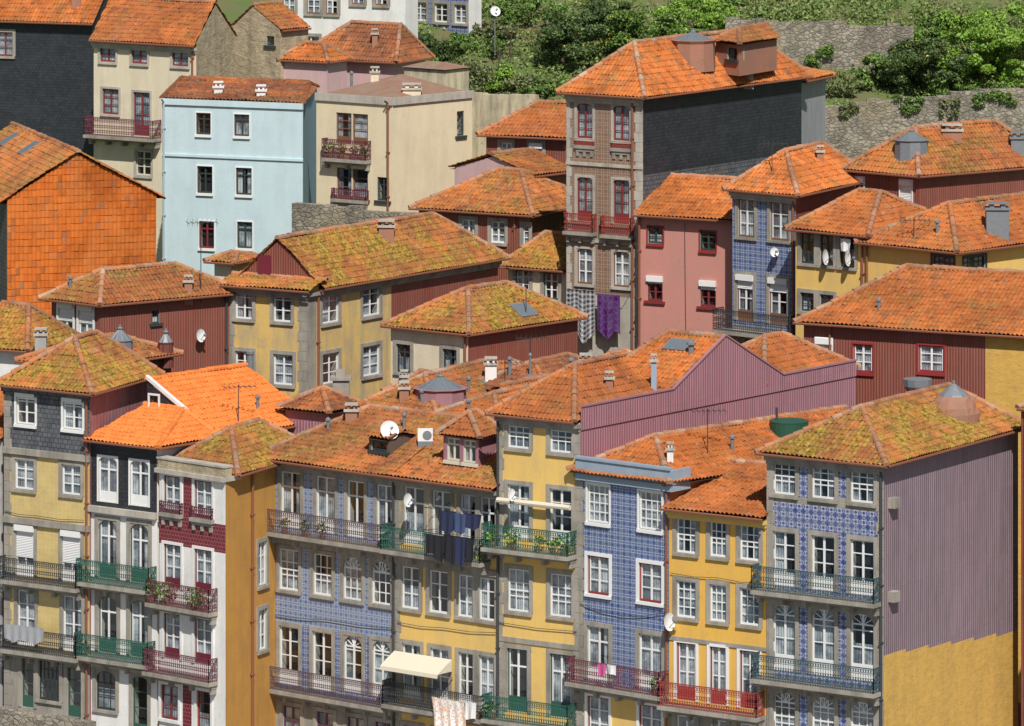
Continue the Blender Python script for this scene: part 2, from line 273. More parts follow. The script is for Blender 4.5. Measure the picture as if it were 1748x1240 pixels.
# ---------------------------------------------------------------- house
class Face:
    def __init__(s,o,e):
        s.O=Vector(o); v=Vector(e)-s.O; v.z=0; s.L=v.length; s.d=v/s.L; s.n=Vector((s.d.y,-s.d.x,0)); s.open=[]
    def u(s,px):
        k=(px-CX)/F; return (k*s.O.y-s.O.x)/(s.d.x-k*s.d.y)
    def z(s,px,py): return CZ-(py-HY)*(s.O.y+s.u(px)*s.d.y)/F
    def pt(s,u,z,w=0.):
        p=s.O+s.d*u+s.n*w; p.z=z; return p
    def box(s,mb,u0,u1,z0,z1,w0,w1,mat,back=True):
        mb.box(s.pt(u0,z0,w0),s.d*(u1-u0),Vector((0,0,z1-z0)),s.n*(w1-w0),mat,back)
class House:
    def __init__(s,name,label,A,B,C,Y,cat='house',host=None,pre='',bot=None):
        a=P(A[0],A[1],Y); b=Pz(B[0],B[1],a.z); s.ze=a.z; s.A,s.B=A,B
        d=(b-a).normalized()
        if isinstance(C,tuple): c=Pz(C[0],C[1],a.z)
        else: c=b+Vector((-d.y,d.x,0))*C
        s.a,s.b,s.c,s.dd=a,b,c,a+c-b
        s.F,s.R,s.K,s.L=Face(a,b),Face(b,c),Face(c,s.dd),Face(s.dd,a)
        cen=(a+c)/2; s.zb=tz(min(a.y,b.y,c.y))-.8
        if bot is not None: s.zb=CZ-(bot-HY)*Y/F
        s.pre=pre; s.slopes=[]; s.gab=[]
        if host: s.root=host.root
        else: s.root=empty(name,(cen.x,cen.y,s.zb),label,cat)
    def fc(s,k): return s.F if k=='F' else s.R
    def row(s,k,y0,y1,cols,c='paint_white',nx=2,nz=3,sur='granite',door=0,arch=0,blind=0,cur=None,sw=.17,fan=0):
        f=s.fc(k); x=(cols[0][0]+cols[0][1])/2; z1=f.z(x,y0); z0=f.z(x,y1)
        for (xa,xb) in cols:
            s.win(f,f.u(xa),f.u(xb),z0,z1,c,nx,nz,sur,door,arch,blind,cur,sw,fan)
    def win(s,f,u0,u1,z0,z1,c,nx,nz,sur,door,arch,blind,cur,sw,fan):
        f.open.append((u0,u1,z0,z1)); W=u1-u0; H=z1-z0; fw=min(.065,W*.12); g=.004; m=MB(); w0,w1=-.105,-.06
        c2='paint_white' if c in('paint_red','paint_maroon','paint_green','paint_wood') and nx>1 else c
        f.box(m,u0+g,u0+fw,z0+g,z1-g,w0,w1,c); f.box(m,u1-fw,u1-g,z0+g,z1-g,w0,w1,c)
        f.box(m,u0+fw,u1-fw,z1-fw,z1-g,w0,w1,c); f.box(m,u0+fw,u1-fw,z0+g,z0+fw*1.3,w0,w1,c)
        if c2!=c:
            for ua,ub in ((u0+fw,u0+fw+.04),(u1-fw-.04,u1-fw)): f.box(m,ua,ub,z0+fw*1.3,z1-fw,w0+.004,w1-.008,c2)
        zl=z0+fw
        if door:
            zl=z0+H*.24; f.box(m,u0+fw+.001,u1-fw-.001,z0+fw,zl,w0+.015,w1-.004,c)
        for i in range(1,nx):
            uu=u0+W*i/nx; hw=.045 if nx==2 else .021
            f.box(m,uu-hw,uu+hw,zl,z1-fw,w0+.006,w1-.006 if nx==2 else w1-.014,c2)
        for i in range(1,nz):
            zz=zl+(z1-zl)*i/nz; hw=.021
            if nz==2: zz=z0+H*.72; hw=.035
            f.box(m,u0+fw,u1-fw,zz-hw,zz+hw,w0+.01,w1-.016,c2)
        if nz==3 and nx>2: f.box(m,u0+fw,u1-fw,z0+H*.5-.03,z0+H*.5+.03,w0+.012,w1-.01,c2)
        if arch:
            r=W/2; zc=z1-r*arch; cu=(u0+u1)/2; N=10
            pa=[(cu-math.cos(math.pi*k/N)*r,zc+math.sin(math.pi*k/N)*r*arch) for k in range(N+1)]
            if fan:
                f.box(m,u0+fw,u1-fw,zc-.03,zc+.03,w0+.012,w1-.002,c2)
                for k in (2,4,5,6,8): m.tube(f.pt(cu,zc,w1-.02),f.pt(*pa[k],w1-.02),.022,c2)
        ob=m.build('balcony_door' if door else 'window',s.root)
        q=MB(); q.face([f.pt(u0+.01,z0+.01,-.088),f.pt(u1-.01,z0+.01,-.088),f.pt(u1-.01,z1-.01,-.088),f.pt(u0+.01,z1-.01,-.088)],'window_glass'); q.build('pane',s.root,ob)
        wq=random.uniform(.03,.055); sm=sur or c; q=MB()
        if sur:
            f.box(q,u0-sw,u0,z0,z1+sw,0,wq,sur,False); f.box(q,u1,u1+sw,z0,z1+sw,0,wq,sur,False); f.box(q,u0,u1,z1,z1+sw,0,wq+.004,sur,False)
        if not door: f.box(q,u0-sw*.8,u1+sw*.8,z0-.13,z0,-.055,.1,sm)
        if arch:
            for k in range(N):
                (ua,za),(ub,zb)=pa[k],pa[k+1]
                q.face([f.pt(ua,za,.02),f.pt(ub,zb,.02),f.pt(ub,z1+.002,.02),f.pt(ua,z1+.002,.02)],sm); q.face([f.pt(ua,za,.02),f.pt(ub,zb,.02),f.pt(ub,zb,-.1),f.pt(ua,za,-.1)],sm)
        if q.f: q.build('stone_surround' if sur in('granite','light_stone') else 'surround',s.root,ob)
        if blind:
            q=MB(); f.box(q,u0+.02,u1-.02,z1-H*blind,z1-.01,-.05,-.02,'shutter_white'); f.box(q,u0-.02,u1+.02,z1-.24,z1+.02,.0,.12,'paint_white'); q.build('roller_shutter',s.root,ob)
        k=cur if cur is not None else random.choices([0,1,2,3,4],[.14,.40,.24,.11,.11])[0]
        if k:
            spans={1:[(0,1,0,1)],2:[(0,.36,0,1),(.64,1,0,1)],3:[(0,1,0,.55)],4:[(0,.55,0,1)]}[k]; q=MB()
            for (sa,sb,ta,tb) in spans:
                n=max(4,int((sb-sa)*W/.06)); pr=[(u0+W*(sa+(sb-sa)*i/n),-.15+(.014 if i%2 else -.014)) for i in range(n+1)]
                for (ua,wa),(ub,wb) in zip(pr,pr[1:]):
                    q.face([f.pt(ua,z0+H*ta+.02,wa),f.pt(ub,z0+H*ta+.02,wb),f.pt(ub,z0+H*tb-.02,wb),f.pt(ua,z0+H*tb-.02,wa)],'curtain_white')
            q.build('curtain',s.root,ob)
    def balc(s,k,x0,x1,y,iron='iron_dark',h=.95,dep=.55,slab='granite',orn=1):
        f=s.fc(k); u0,u1=f.u(x0),f.u(x1); zf=f.z(x0,y); m=MB()
        f.box(m,u0,u1,zf-.16,zf,0,dep,slab,False); f.box(m,u0+.06,u1-.06,zf-.3,zf-.161,0,dep*.55,slab,False)
        n=max(2,int((u1-u0)/1.1))
        for i in range(n+1):
            u=u0+.15+(u1-u0-.3)*i/n; f.box(m,u-.07,u+.07,zf-.52,zf-.162,0,dep*.5,slab,False)
        ob=m.build('balcony',s.root); q=MB()
        path=[(u0+.04,.0),(u0+.04,dep-.04),(u1-.04,dep-.04),(u1-.04,0.)]
        for (ua,wa),(ub,wb) in zip(path,path[1:]):
            L=math.hypot(ub-ua,wb-wa); n=max(2,int(L/.11))
            for zz,r in ((.06,.018),(h,.028),(h*.76,.014)): q.tube(f.pt(ua,zf+zz,wa),f.pt(ub,zf+zz,wb),r,iron)
            for i in range(n+1):
                t=i/n; u=ua+(ub-ua)*t; w=wa+(wb-wa)*t; q.tube(f.pt(u,zf,w),f.pt(u,zf+h,w),.024 if i in(0,n) else .014,iron)
                if orn and i<n:
                    t=(i+.5)/n; u=ua+(ub-ua)*t; w=wa+(wb-wa)*t; du=f.d*((ub-ua)/L)+f.n*((wb-wa)/L)
                    for zc,rr in ((h*.88,.048),(h*.52,.052),(h*.24,.052)):
                        c=f.pt(u,zf+zc,w); R=[c+du*math.cos(j*1.0472)*rr*.95+Vector((0,0,math.sin(j*1.0472)*rr*1.5)) for j in range(6)]
                        for j in range(6): q.tube(R[j],R[(j+1)%6],.0135,iron,3)
        q.build('railing',s.root,ob); return (f,u0,u1,zf,dep)
    def roof(s,mat,h,axis='v',a=.5,i0=.3,i1=.3,o=.34,sub=None,gm=None,gutter='pipe_rust',cap=None,og=.14,orr=None,tile=True):
        d=s.F.d; e=s.R.d; U0,U1,T0,T1=sub or (0,s.F.L,0,s.R.L); ze=s.ze; LU,LT=U1-U0,T1-T0
        if cap is None: cap='tile_ridge' if mat!='tile_new' else mat
        def pt(u,t,z): p=s.a+d*u+e*t; p.z=z; return p
        z0=ze+.05; zr=ze+h; gf=gr=True
        if axis=='u':
            oL,oR=(o if i0>0 else og),(o if i1>0 else og)
            if orr is not None: oR=orr
            A,B,C,D=pt(U0-oL,T0-o,z0),pt(U1+oR,T0-o,z0),pt(U1+oR,T1+o,z0),pt(U0-oL,T1+o,z0)
            if a>=1: C,D=pt(U1+oR,T1,z0),pt(U0-oL,T1,z0)
            t=T0+a*LT; R0=pt(U0+i0*LU if i0>0 else U0-oL,t,zr); R1=pt(U1-i1*LU if i1>0 else U1+oR,t,zr)
            sl=[(A,B,R1,R0)]+([(C,D,R0,R1)] if a<1 else [])+([(B,C,R1)] if i1>0 else [])+([(D,A,R0)] if i0>0 else []); cp=[(R0,R1)]+([(B,R1),(C,R1)] if i1>0 else [])+([(A,R0),(D,R0)] if i0>0 else [])
            g=[(pt(U0,T0,ze),pt(U0,T1,ze),pt(U0,t,zr-.1),'L')]*(i0<=0)+[(pt(U1,T0,ze),pt(U1,T1,ze),pt(U1,t,zr-.1),'R')]*(i1<=0); hw=a*LT
            xl=U0-(oL if i0>0 else 0); xr=U1+(oR if i1>0 else 0); so_=[pt(xl,T0-o,z0),pt(xl,T1+(o if a<1 else 0),z0),pt(xr,T1+(o if a<1 else 0),z0),pt(xr,T0-o,z0)]; gr=i1>0
        else:
            oF,oB=(o if i0>0 else og),(o if i1>0 else og); o2=o if orr is None else orr; A,B,C,D=pt(U0-o,T0-oF,z0),pt(U1+o2,T0-oF,z0),pt(U1+o2,T1+oB,z0),pt(U0-o,T1+oB,z0)
            if a<=0: A,D=pt(U0,T0-oF,z0),pt(U0,T1+oB,z0)
            u=U0+a*LU; R0=pt(u,T0+i0*LT if i0>0 else T0-oF,zr); R1=pt(u,T1-i1*LT if i1>0 else T1+oB,zr)
            sl=[(B,C,R1,R0)]+([(D,A,R0,R1)] if a>0 else [])+([(A,B,R0)] if i0>0 else [])+([(C,D,R1)] if i1>0 else []); cp=[(R0,R1)]+([(A,R0),(B,R0)] if i0>0 else [])+([(C,R1),(D,R1)] if i1>0 else [])
            g=[(pt(U0,T0,ze),pt(U1,T0,ze),pt(u,T0,zr-.1),'F')]*(i0<=0)+[(pt(U0,T1,ze),pt(U1,T1,ze),pt(u,T1,zr-.1),'K')]*(i1<=0); hw=a*LU if a>0 else LU
            yf=T0-(oF if i0>0 else 0); yb=T1+(oB if i1>0 else 0); ol=o if a>0 else 0; so_=[pt(U0-ol,yf,z0),pt(U0-ol,yb,z0),pt(U1+o2,yb,z0),pt(U1+o2,yf,z0)]; gf=i0>0
        lift=.05+o*h/(max(hw,.5)+o)-.05
        for (p,q,r,k) in g: s.gab.append((p,q,r,lift,gm,k))
        bm=bmesh.new()
        if tile:
            for x in sl: tiles(bm,x)
        else:
            for x in sl:
                y=[x[0]]
                for p in x[1:]:
                    if (p-y[-1]).length>.02: y.append(p)
                bm.faces.new([bm.verts.new(p) for p in y])
            cp=[]
        me=bpy.data.meshes.new('roof'); rl=s.root.location
        sv=[bm.verts.new(x-Vector((0,0,.05))) for x in so_]; fcs=bm.faces.new(sv); fcs.material_index=1
        for v in bm.verts: v.co-=rl
        bm.to_mesh(me); bm.free(); me.materials.append(MATS[mat]); me.materials.append(MATS['soffit_wood'])
        ob=bpy.data.objects.new(s.pre+'roof',me); COL.objects.link(ob); ob.parent=s.root; s.ro=ob; s.slopes+=sl
        m=MB()
        for p,q in cp: caps(m,p,q,cap)
        if m.f: m.build('ridge_tiles',s.root,ob)
        if gutter:
            m=MB(); dz=Vector((0,0,.03))
            if gf: m.tube(A-dz-e*.05,B-dz-e*.05,.055,gutter,6)
            if orr is None and gr: m.tube(B-dz+d*.05,C-dz+d*.05,.055,gutter,6)
            if m.f: m.build('gutter',s.root,ob)
        return ob
    def hit(s,px,py):
        O=Vector((0,0,CZ)); D=Vector(((px-CX)/F,1,-(py-HY)/F)); best=None
        for sl in s.slopes:
            n=(sl[1]-sl[0]).cross(sl[-1]-sl[0]); dn=D.dot(n)
            if abs(dn)<1e-9: continue
            t=(sl[0]-O).dot(n)/dn; p=O+D*t; ok=True
            for i in range(len(sl)):
                if (sl[(i+1)%len(sl)]-sl[i]).cross(p-sl[i]).dot(n)<-1e-3: ok=False
            if ok and (best is None or t<best.y): best=p
        return best or P(px,py,(s.a.y+s.c.y)/2)
    def course(s,k,ys,mat='granite',th=.2,w=.08,name='string_course'):
        f=s.fc(k)
        for y in ys:
            z=f.z((s.A if k=='F' else s.B)[0],y); m=MB(); f.box(m,-.03,f.L+.03,z-th,z,0,w,mat,False); m.build(name,s.root)
    def cornice(s,mat='granite',k='F',th=.22):
        f=s.fc(k); m=MB(); f.box(m,-.05,f.L+.05,s.ze-th,s.ze-.06,0,.2,mat,False); f.box(m,-.02,f.L+.02,s.ze-th-.14,s.ze-th-.001,0,.1,mat,False); m.build(s.pre+'cornice',s.root)
    def corner(s,k,side,mat='granite',wd=.32):
        f=s.fc(k); m=MB(); z=s.zb; i=0
        while z<s.ze-.4:
            zt=min(z+.45,s.ze-.36); ww=wd+(.08 if i%2 else 0); uu=-.02 if side==0 else f.L+.02-ww; f.box(m,uu,uu+ww,z,zt-.012,0,.027,mat,False); z+=.45; i+=1
        m.build('corner_stone',s.root)
    def pipe(s,k,px,mat='pipe_rust'):
        f=s.fc(k); u=f.u(px); m=MB(); m.tube(f.pt(u,s.zb,.1),f.pt(u,s.ze-.1,.1),.055,mat,6); m.tube(f.pt(u,s.ze-.1,.1),f.pt(u,s.ze-.0,.34),.055,mat,6)
        zz=s.zb+1
        while zz<s.ze: f.box(m,u-.075,u+.075,zz,zz+.06,0,.17,mat,False); zz+=2.2
        m.build('downpipe',s.root)
    def cable(s,k,pts,mat='pipe_dark'):
        f=s.fc(k); m=MB(); q=[f.pt(f.u(x),f.z(x,y),.07) for x,y in pts]
        for p0,p1 in zip(q,q[1:]):
            mid=(p0+p1)/2-Vector((0,0,.06)); m.tube(p0,mid,.016,mat); m.tube(mid,p1,.016,mat)
        m.build('cable',s.root)
    def chim(s,px,py,w,h,mat='terracotta',d=None,capm='light_stone'):
        p=s.hit(px,py); m=MB(); d=d or w; m.cbox(p-Vector((0,0,.6)),w,d,h+.6,mat); m.cbox(p+Vector((0,0,h)),w+.14,d+.14,.1,capm)
        for k in (-1,1): m.cbox(p+Vector((k*w*.25,0,h+.1)),w*.2,d*.8,.16,mat)
        m.cbox(p+Vector((0,0,h+.26)),w+.05,d+.05,.06,capm); m.build('chimney',s.root,s.ro)
    def vent(s,px,py,h=.7,r=.07,mat='zinc'):
        p=s.hit(px,py); m=MB(); m.tube(p-Vector((0,0,.3)),p+Vector((0,0,h)),r,mat,8); m.lathe(p+Vector((0,0,h)),[(r*1.7,0),(r*1.7,.08),(.001,.16)],mat,8); m.build('vent_pipe',s.root,s.ro)
    def lantern(s,px,py,r,h,base='mauve_plaster',bh=.4):
        p=s.hit(px,py); m=MB(); m.lathe(p,[(r*1.15,-.7),(r*1.1,bh*.8),(r*1.2,bh),(r,bh+.02)],base,10)
        for k in range(10):
            a=k*.62832; b_=a+.62832; q=[p+Vector((math.cos(x)*r,math.sin(x)*r,bh)) for x in (a,b_)]; top=p+Vector((0,0,bh+h)); m.face([q[0],q[1],top],'pane_grey'); m.tube(q[0],top,.03,'zinc')
        m.lathe(p+Vector((0,0,bh+h-.05)),[(.12,0),(.14,.06),(.05,.12),(.05,.2),(.0,.22)],'zinc',8)
        m.build('roof_lantern',s.root,s.ro)
    def skylight(s,px,py,w,l):
        p=s.hit(px,py); best=min(s.slopes,key=lambda sl:abs((p-sl[0]).dot((sl[1]-sl[0]).cross(sl[-1]-sl[0]).normalized())))
        ex=(best[1]-best[0]).normalized(); n=ex.cross(best[-1]-best[0]).normalized()
        if n.z<0: n=-n
        ey=n.cross(ex); o=p-ex*w/2-ey*l/2
        m=MB(); m.box(o,ex*w,ey*l,n*.13,'zinc'); m.face([o+ex*.07+ey*.07+n*.135,o+ex*(w-.07)+ey*.07+n*.135,o+ex*(w-.07)+ey*(l-.07)+n*.135,o+ex*.07+ey*(l-.07)+n*.135],'pane_grey'); m.build('skylight',s.root,s.ro)
    def finish(s,bF,bR=None,patches=()):
        m=MB()
        for k,bands in (('F',bF),('R',bR or bF)):
            f=s.fc(k); px=(s.A if k=='F' else s.B)[0]; zt,zb=s.ze,s.zb
            bz=[(zt if y is None else f.z(px,y),mm) for y,mm in bands]
            pa=[(f.u(x0),f.u(x1),f.z((x0+x1)/2,y1),f.z((x0+x1)/2,y0),mm) for kk,x0,x1,y0,y1,mm in patches if kk==k]
            us={0.,f.L}; zs={zt,zb}|{z for z,_ in bz}
            for o in f.open: us|={o[0],o[1]}; zs|={o[2],o[3]}
            for o in pa: us|={o[0],o[1]}; zs|={o[2],o[3]}
            us=sorted(x for x in us if -1e-6<=x<=f.L+1e-6); zs=sorted(x for x in zs if zb-1e-6<=x<=zt+1e-6)
            for ua,ub in zip(us,us[1:]):
                if ub-ua<1e-4: continue
                for za,zc in zip(zs,zs[1:]):
                    if zc-za<1e-4: continue
                    cu,cz=(ua+ub)/2,(za+zc)/2
                    if any(o[0]<cu<o[1] and o[2]<cz<o[3] for o in f.open): continue
                    mm=[x for z,x in bz if z>=cz-1e-5][-1]
                    for o in pa:
                        if o[0]<cu<o[1] and o[2]<cz<o[3]: mm=o[4]
                    m.face([f.pt(ua,za),f.pt(ub,za),f.pt(ub,zc),f.pt(ua,zc)],mm,[(ua,za),(ub,za),(ub,zc),(ua,zc)])
            for (u0,u1,z0,z1) in f.open:
                z0=max(z0,zb); D=-.42; rm='light_stone'
                q=[(u0,z0),(u1,z0),(u1,z1),(u0,z1)]
                for i in range(4):
                    x,y=q[i],q[(i+1)%4]; m.face([f.pt(*x),f.pt(*y),f.pt(*y,D),f.pt(*x,D)],rm)
                m.face([f.pt(*x,D) for x in q],'interior_dark')
        top=(bR or bF)[0][1]
        for f in (s.K,s.L): m.face([f.pt(0,s.zb),f.pt(f.L,s.zb),f.pt(f.L,s.ze),f.pt(0,s.ze)],top,[(0,s.zb),(f.L,s.zb),(f.L,s.ze),(0,s.ze)])
        for p,q,r,lift,gm,k in s.gab:
            mm=gm or (bF[0][1] if k=='F' else top); up=Vector((0,0,lift)); L=(q-p).length; tr=(Vector((r.x,r.y,p.z))-p).length
            pts=[p,q,q+up,r,p+up]
            m.face(pts,mm,[(0,p.z),(L,p.z),(L,p.z+lift),(tr,r.z),(0,p.z+lift)])
        return m.build(s.pre+'wall',s.root)
# ================================================================= FRONT ROW
H=House('house','sliver of grey house with orange roof cut off by the left picture edge',(-90,742),(3,752),6.,242.3)
H.roof('tile_orange',1.6,'u',.5,.2,0.); H.finish([(None,'grey_plaster')])

F1=H=House('tall_house','narrow house with pale yellow patterned tiles under a grey slate top storey',(8,658),(153,673),(262,642),240.)
H.row('F',668,725,[(28,60),(108,141)],blind=.25,sur='paint_white',sw=.1)
H.row('F',785,836,[(26,58),(106,138)])
H.row('F',897,985,[(27,58),(106,138)],door=1,blind=.62)
H.row('F',1008,1103,[(30,60),(108,140)],door=1)
H.row('F',1125,1208,[(37,58)],c='paint_green',door=1,nx=1,cur=0); H.row('F',1128,1196,[(66,102)],c='paint_dark',nx=5,nz=4); H.row('F',1140,1226,[(115,139)],c='paint_green',door=1,nx=1,cur=0)
H.balc('F',9,143,986,'iron_dark'); H.balc('F',9,143,1104,'iron_dark')
H.roof('tile_mossy',1.9,'v',.55,.36,.3); H.cornice('grey_slate'); H.course('F',[762,880],'granite',.26,.14); H.corner('F',0); H.pipe('F',150); H.cable('F',[(10,872),(60,880),(145,888)])
H.finish([(None,'grey_slate'),(764,'cream_tile'),(1112,'granite')],[(None,'faded_red_sheet')])

F2=H=House('townhouse','narrow white house with black slate top storey, green balconies and bright new orange roof',(155,752),(268,765),(530,722),237.6)
H.row('F',780,858,[(168,200),(222,254)],door=1,arch=.5,sur='paint_white',sw=.06,nz=2)
H.row('F',888,988,[(168,200),(222,254)],c='paint_green',door=1,arch=.8,nz=2); H.row('F',1018,1115,[(168,200),(222,254)],c='paint_green',door=1,arch=.8,nz=2)
H.row('F',1146,1212,[(164,198)],c='paint_dark',nx=3,arch=.6); H.row('F',1155,1262,[(226,252)],c='paint_green',door=1,nx=1,arch=.5,cur=0)
H.balc('F',142,268,990,'iron_green'); H.balc('F',139,266,1116,'iron_green')
W=H.F.L; L=H.R.L
H.roof('tile_new',1.1,'u',1.,.0,.45,sub=(0,W,0,3.3)); H.roof('tile_new',2.15,'v',0.,0.,0.,sub=(0,W,3.3,L),og=.05)
H.course('F',[862],'light_stone',.25,.2); H.course('F',[1128],'light_stone',.2,.1)
f2=Face(H.a+H.R.d*3.3+H.F.n*.12,H.b+H.R.d*3.3+H.F.n*.12); zc=H.ze+1.32
H.win(f2,.25,.72,zc-.25,zc+.25,'paint_dark',1,2,'paint_white',0,0,0,0,.08,0)
m=MB(); q0=H.a+H.R.d*3.22; q1=H.b+H.R.d*3.22; q0.z=H.ze+2.22; q1.z=H.ze+.16; m.box(q0,q1-q0,H.R.d*.16,Vector((0,0,.16)),'white_plaster'); m.build('coping',H.root); H.vent(440,700,.5)
H.finish([(None,'black_slate'),(862,'white_plaster')],[(None,'white_plaster')])

F3=H=House('townhouse','white house with maroon tile bands, red windows and ochre side wall',(272,800),(385,817),(505,781),235.4)
H.row('F',813,876,[(280,308),(332,362)],c='paint_maroon',sur='white_plaster',sw=.12,cur=1); H.row('F',930,1005,[(280,309),(332,362)],c='paint_maroon',door=1,sur='white_plaster',sw=.12,cur=1); H.row('F',1048,1125,[(280,308),(332,362)],c='paint_maroon',door=1,sur='white_plaster',sw=.12,cur=1)
H.row('F',1170,1228,[(275,305)],c='paint_oxblood',sur='white_plaster',sw=.12); H.row('F',1180,1265,[(336,360)],c='paint_red',door=1,nx=1,sur='white_plaster',sw=.12)
H.row('R',925,1000,[(441,455)],c='paint_white'); H.row('R',1040,1110,[(441,455)],c='paint_white')
for x0,x1,y in ((276,313,873),(328,366,882)): H.balc('F',x0,x1,y,'iron_maroon',h=.45,dep=.2)
B3=H.balc('F',263,372,1026,'iron_maroon'); H.balc('F',258,372,1143,'iron_maroon')
W=H.F.L; L=H.R.L
H.roof('tile_mossy',1.4,'v',.5,.35,.3,sub=(.1,W,.9,L+1.5)); H.pipe('R',428)
m=MB(); f=H.F; f.box(m,-.1,f.L+.06,H.ze-.14,H.ze+.04,-.9,.2,'light_stone'); f.box(m,-.04,f.L+.02,H.ze+.041,H.ze+.42,-.35,.06,'gold_rubble'); f.box(m,-.08,f.L+.05,H.ze+.421,H.ze+.5,-.4,.1,'light_stone'); m.build('parapet',H.root)
H.finish([(None,'white_plaster'),(879,'maroon_tile'),(927,'white_plaster')],[(None,'ochre_plaster')],[('F',312,327,1165,1290,'maroon_tile'),('F',313,327,815,925,'maroon_tile')])

F4=H=House('tiled_house','wide blue tiled house with purple iron balconies and big mossy roof',(458,783),(676,813),8.,237.)
XS=[(480,513),(540,572),(593,622),(643,672)]
H.row('F',806,900,XS,door=1,nz=2); H.row('F',938,1008,[(477,510),(535,567)],nx=3); H.row('F',952,1025,[(586,618),(635,667)],arch=.9,fan=1,nx=3,nz=4)
H.row('F',1070,1168,[(477,510),(534,567)],door=1); H.row('F',1086,1182,[(587,618),(636,667)],door=1,arch=.9,fan=1)
H.row('F',1206,1290,[(483,513),(540,570),(592,622),(640,668)],c='paint_purple',door=1,nz=2)
B4=H.balc('F',432,666,898,'iron_purple',dep=.75); H.balc('F',454,668,1170,'iron_purple')
H.roof('tile_worn',1.9,'u',.5,.3,0.,o=.5); H.cornice(); H.course('F',[912],'granite',.3,.12); H.corner('F',0); H.corner('F',1,wd=.2); H.pipe('F',674,'pipe_dark'); H.cable('F',[(462,1048),(560,1058),(672,1072)]); H.chim(600,716,.5,.35); H.vent(560,735,.4); H.vent(690,735,.6)
H.finish([(None,'blue_tile_pale'),(1060,'blue_tile'),(1185,'granite')],[(None,'blue_tile_pale')])
G=House('x','',(630,748),(664,753),1.5,F4.hit(640,772).y,host=F4,pre='dormer_',bot=800); G.row('F',754,770,[(634,660)],c='paint_dark',nx=2,nz=1,sur=None,cur=0); G.roof('tile_worn',.3,'u',.5,0.,0.,gutter=None,o=.15); G.finish([(None,'soffit_wood')])

F5=H=House('yellow_house','yellow house with cream awning, washing lines and dark balconies between blue and tall yellow',(677,813),(850,836),8.,232.42)
X5=[(690,724),(738,770),(786,812),(820,846)]
H.row('F',832,930,X5,door=1,nz=2,c='paint_white'); H.row('F',968,1040,[(686,716),(733,765),(782,808),(818,845)],nx=2); H.row('F',1100,1195,[(687,718),(735,766),(783,808),(818,844)],door=1)
H.row('F',1240,1330,[(690,720),(740,770)],door=1,c='paint_wood')
B5=H.balc('F',666,838,934,'iron_green',dep=.7); B5b=H.balc('F',667,836,1198,'iron_dark',dep=.6)
H.roof('tile_worn',1.9,'u',.5,0.,0.,o=.5); H.cornice(); H.course('F',[950],'granite',.25,.1); H.corner('F',0,wd=.2); H.cable('F',[(680,1062),(760,1072),(848,1080)]); H.vent(845,742,.6)
H.finish([(None,'yellow_plaster')])
G=House('x','',(757,742),(817,750),(852,741),F5.hit(775,790).y,host=F5,pre='dormer_',bot=805)
G.row('F',748,787,[(763,785),(791,812)],c='paint_cream',nz=2,sur=None); G.roof('tile_orange',.9,'v',.5,.4,.3,o=.2,gutter=None); G.finish([(None,'mauve_plaster')])

F6=H=House('tall_house','tallest yellow front house with green balconies and long mauve corrugated side wall',(850,708),(990,722),(1460,630),229.)
X6=[(867,904),(939,976)]
H.row('F',713,766,X6,nx=3,nz=3); H.row('F',828,920,X6,door=1); H.row('F',972,1045,X6,nx=3,cur=1); H.row('F',1108,1215,[(866,901),(939,976)],c='paint_green',door=1,nz=2)
B6=H.balc('F',838,986,930,'iron_green',dep=.75); B6b=H.balc('F',838,986,1222,'iron_green',dep=.75)
L=H.R.L; W=H.F.L
H.roof('tile_orange',1.9,'v',.5,.42,0.,sub=(0,W,0,5.6),orr=-.03); H.roof('tile_orange',2.35,'u',.5,.3,0.,sub=(0,W,5.2,14.4),gutter=None,orr=-.03); H.roof('tile_orange',1.6,'v',.5,.4,.4,sub=(0,W,13,L),gutter=None,orr=-.03)
f=H.R
ze=H.ze; pf=[(0.,ze-.3),(L,ze-.3),(L,ze+.35),(13.9,ze+.35),(9.8,ze+2.42),(6.2,ze+.62),(0.,ze+.62)]
m=MB(); m.face([f.pt(u,z,.05) for u,z in pf],'mauve_sheet',pf)
for (ua,za),(ub,zb_) in zip(pf[2:],pf[3:]): 
    p0=f.pt(ua,za,-.04); p1=f.pt(ub,zb_,-.04); m.box(p0,p1-p0,f.n*.13,Vector((0,0,.07)),'mauve_plaster')
m.face([f.pt(L,ze-.3,.05),f.pt(L,ze-.3,0),f.pt(L,ze+.35,0),f.pt(L,ze+.35,.05)],'mauve_sheet'); m.build('sheet_parapet',H.root)
H.cornice(); H.corner('F',1,wd=.25); H.corner('F',0,wd=.25); H.pipe('F',852,'pipe_dark'); H.course('F',[1085],'granite',.2,.05)
H.chim(1116,668,.22,1.2,'pale_blue_sheet'); H.skylight(1158,592,1.1,.8); H.cable('F',[(852,1062),(986,1078)]); H.vent(1180,605,.4,.12); H.chim(1040,660,.3,.3)
m=MB(); f=H.F; z=f.z(858,852); m.tube(f.pt(f.u(856),z,.3),f.pt(f.u(980),z,.3),.11,'paint_cream',8,cap=True); m.build('rolled_awning',H.root)
H.finish([(None,'yellow_plaster')],[(None,'mauve_sheet')])

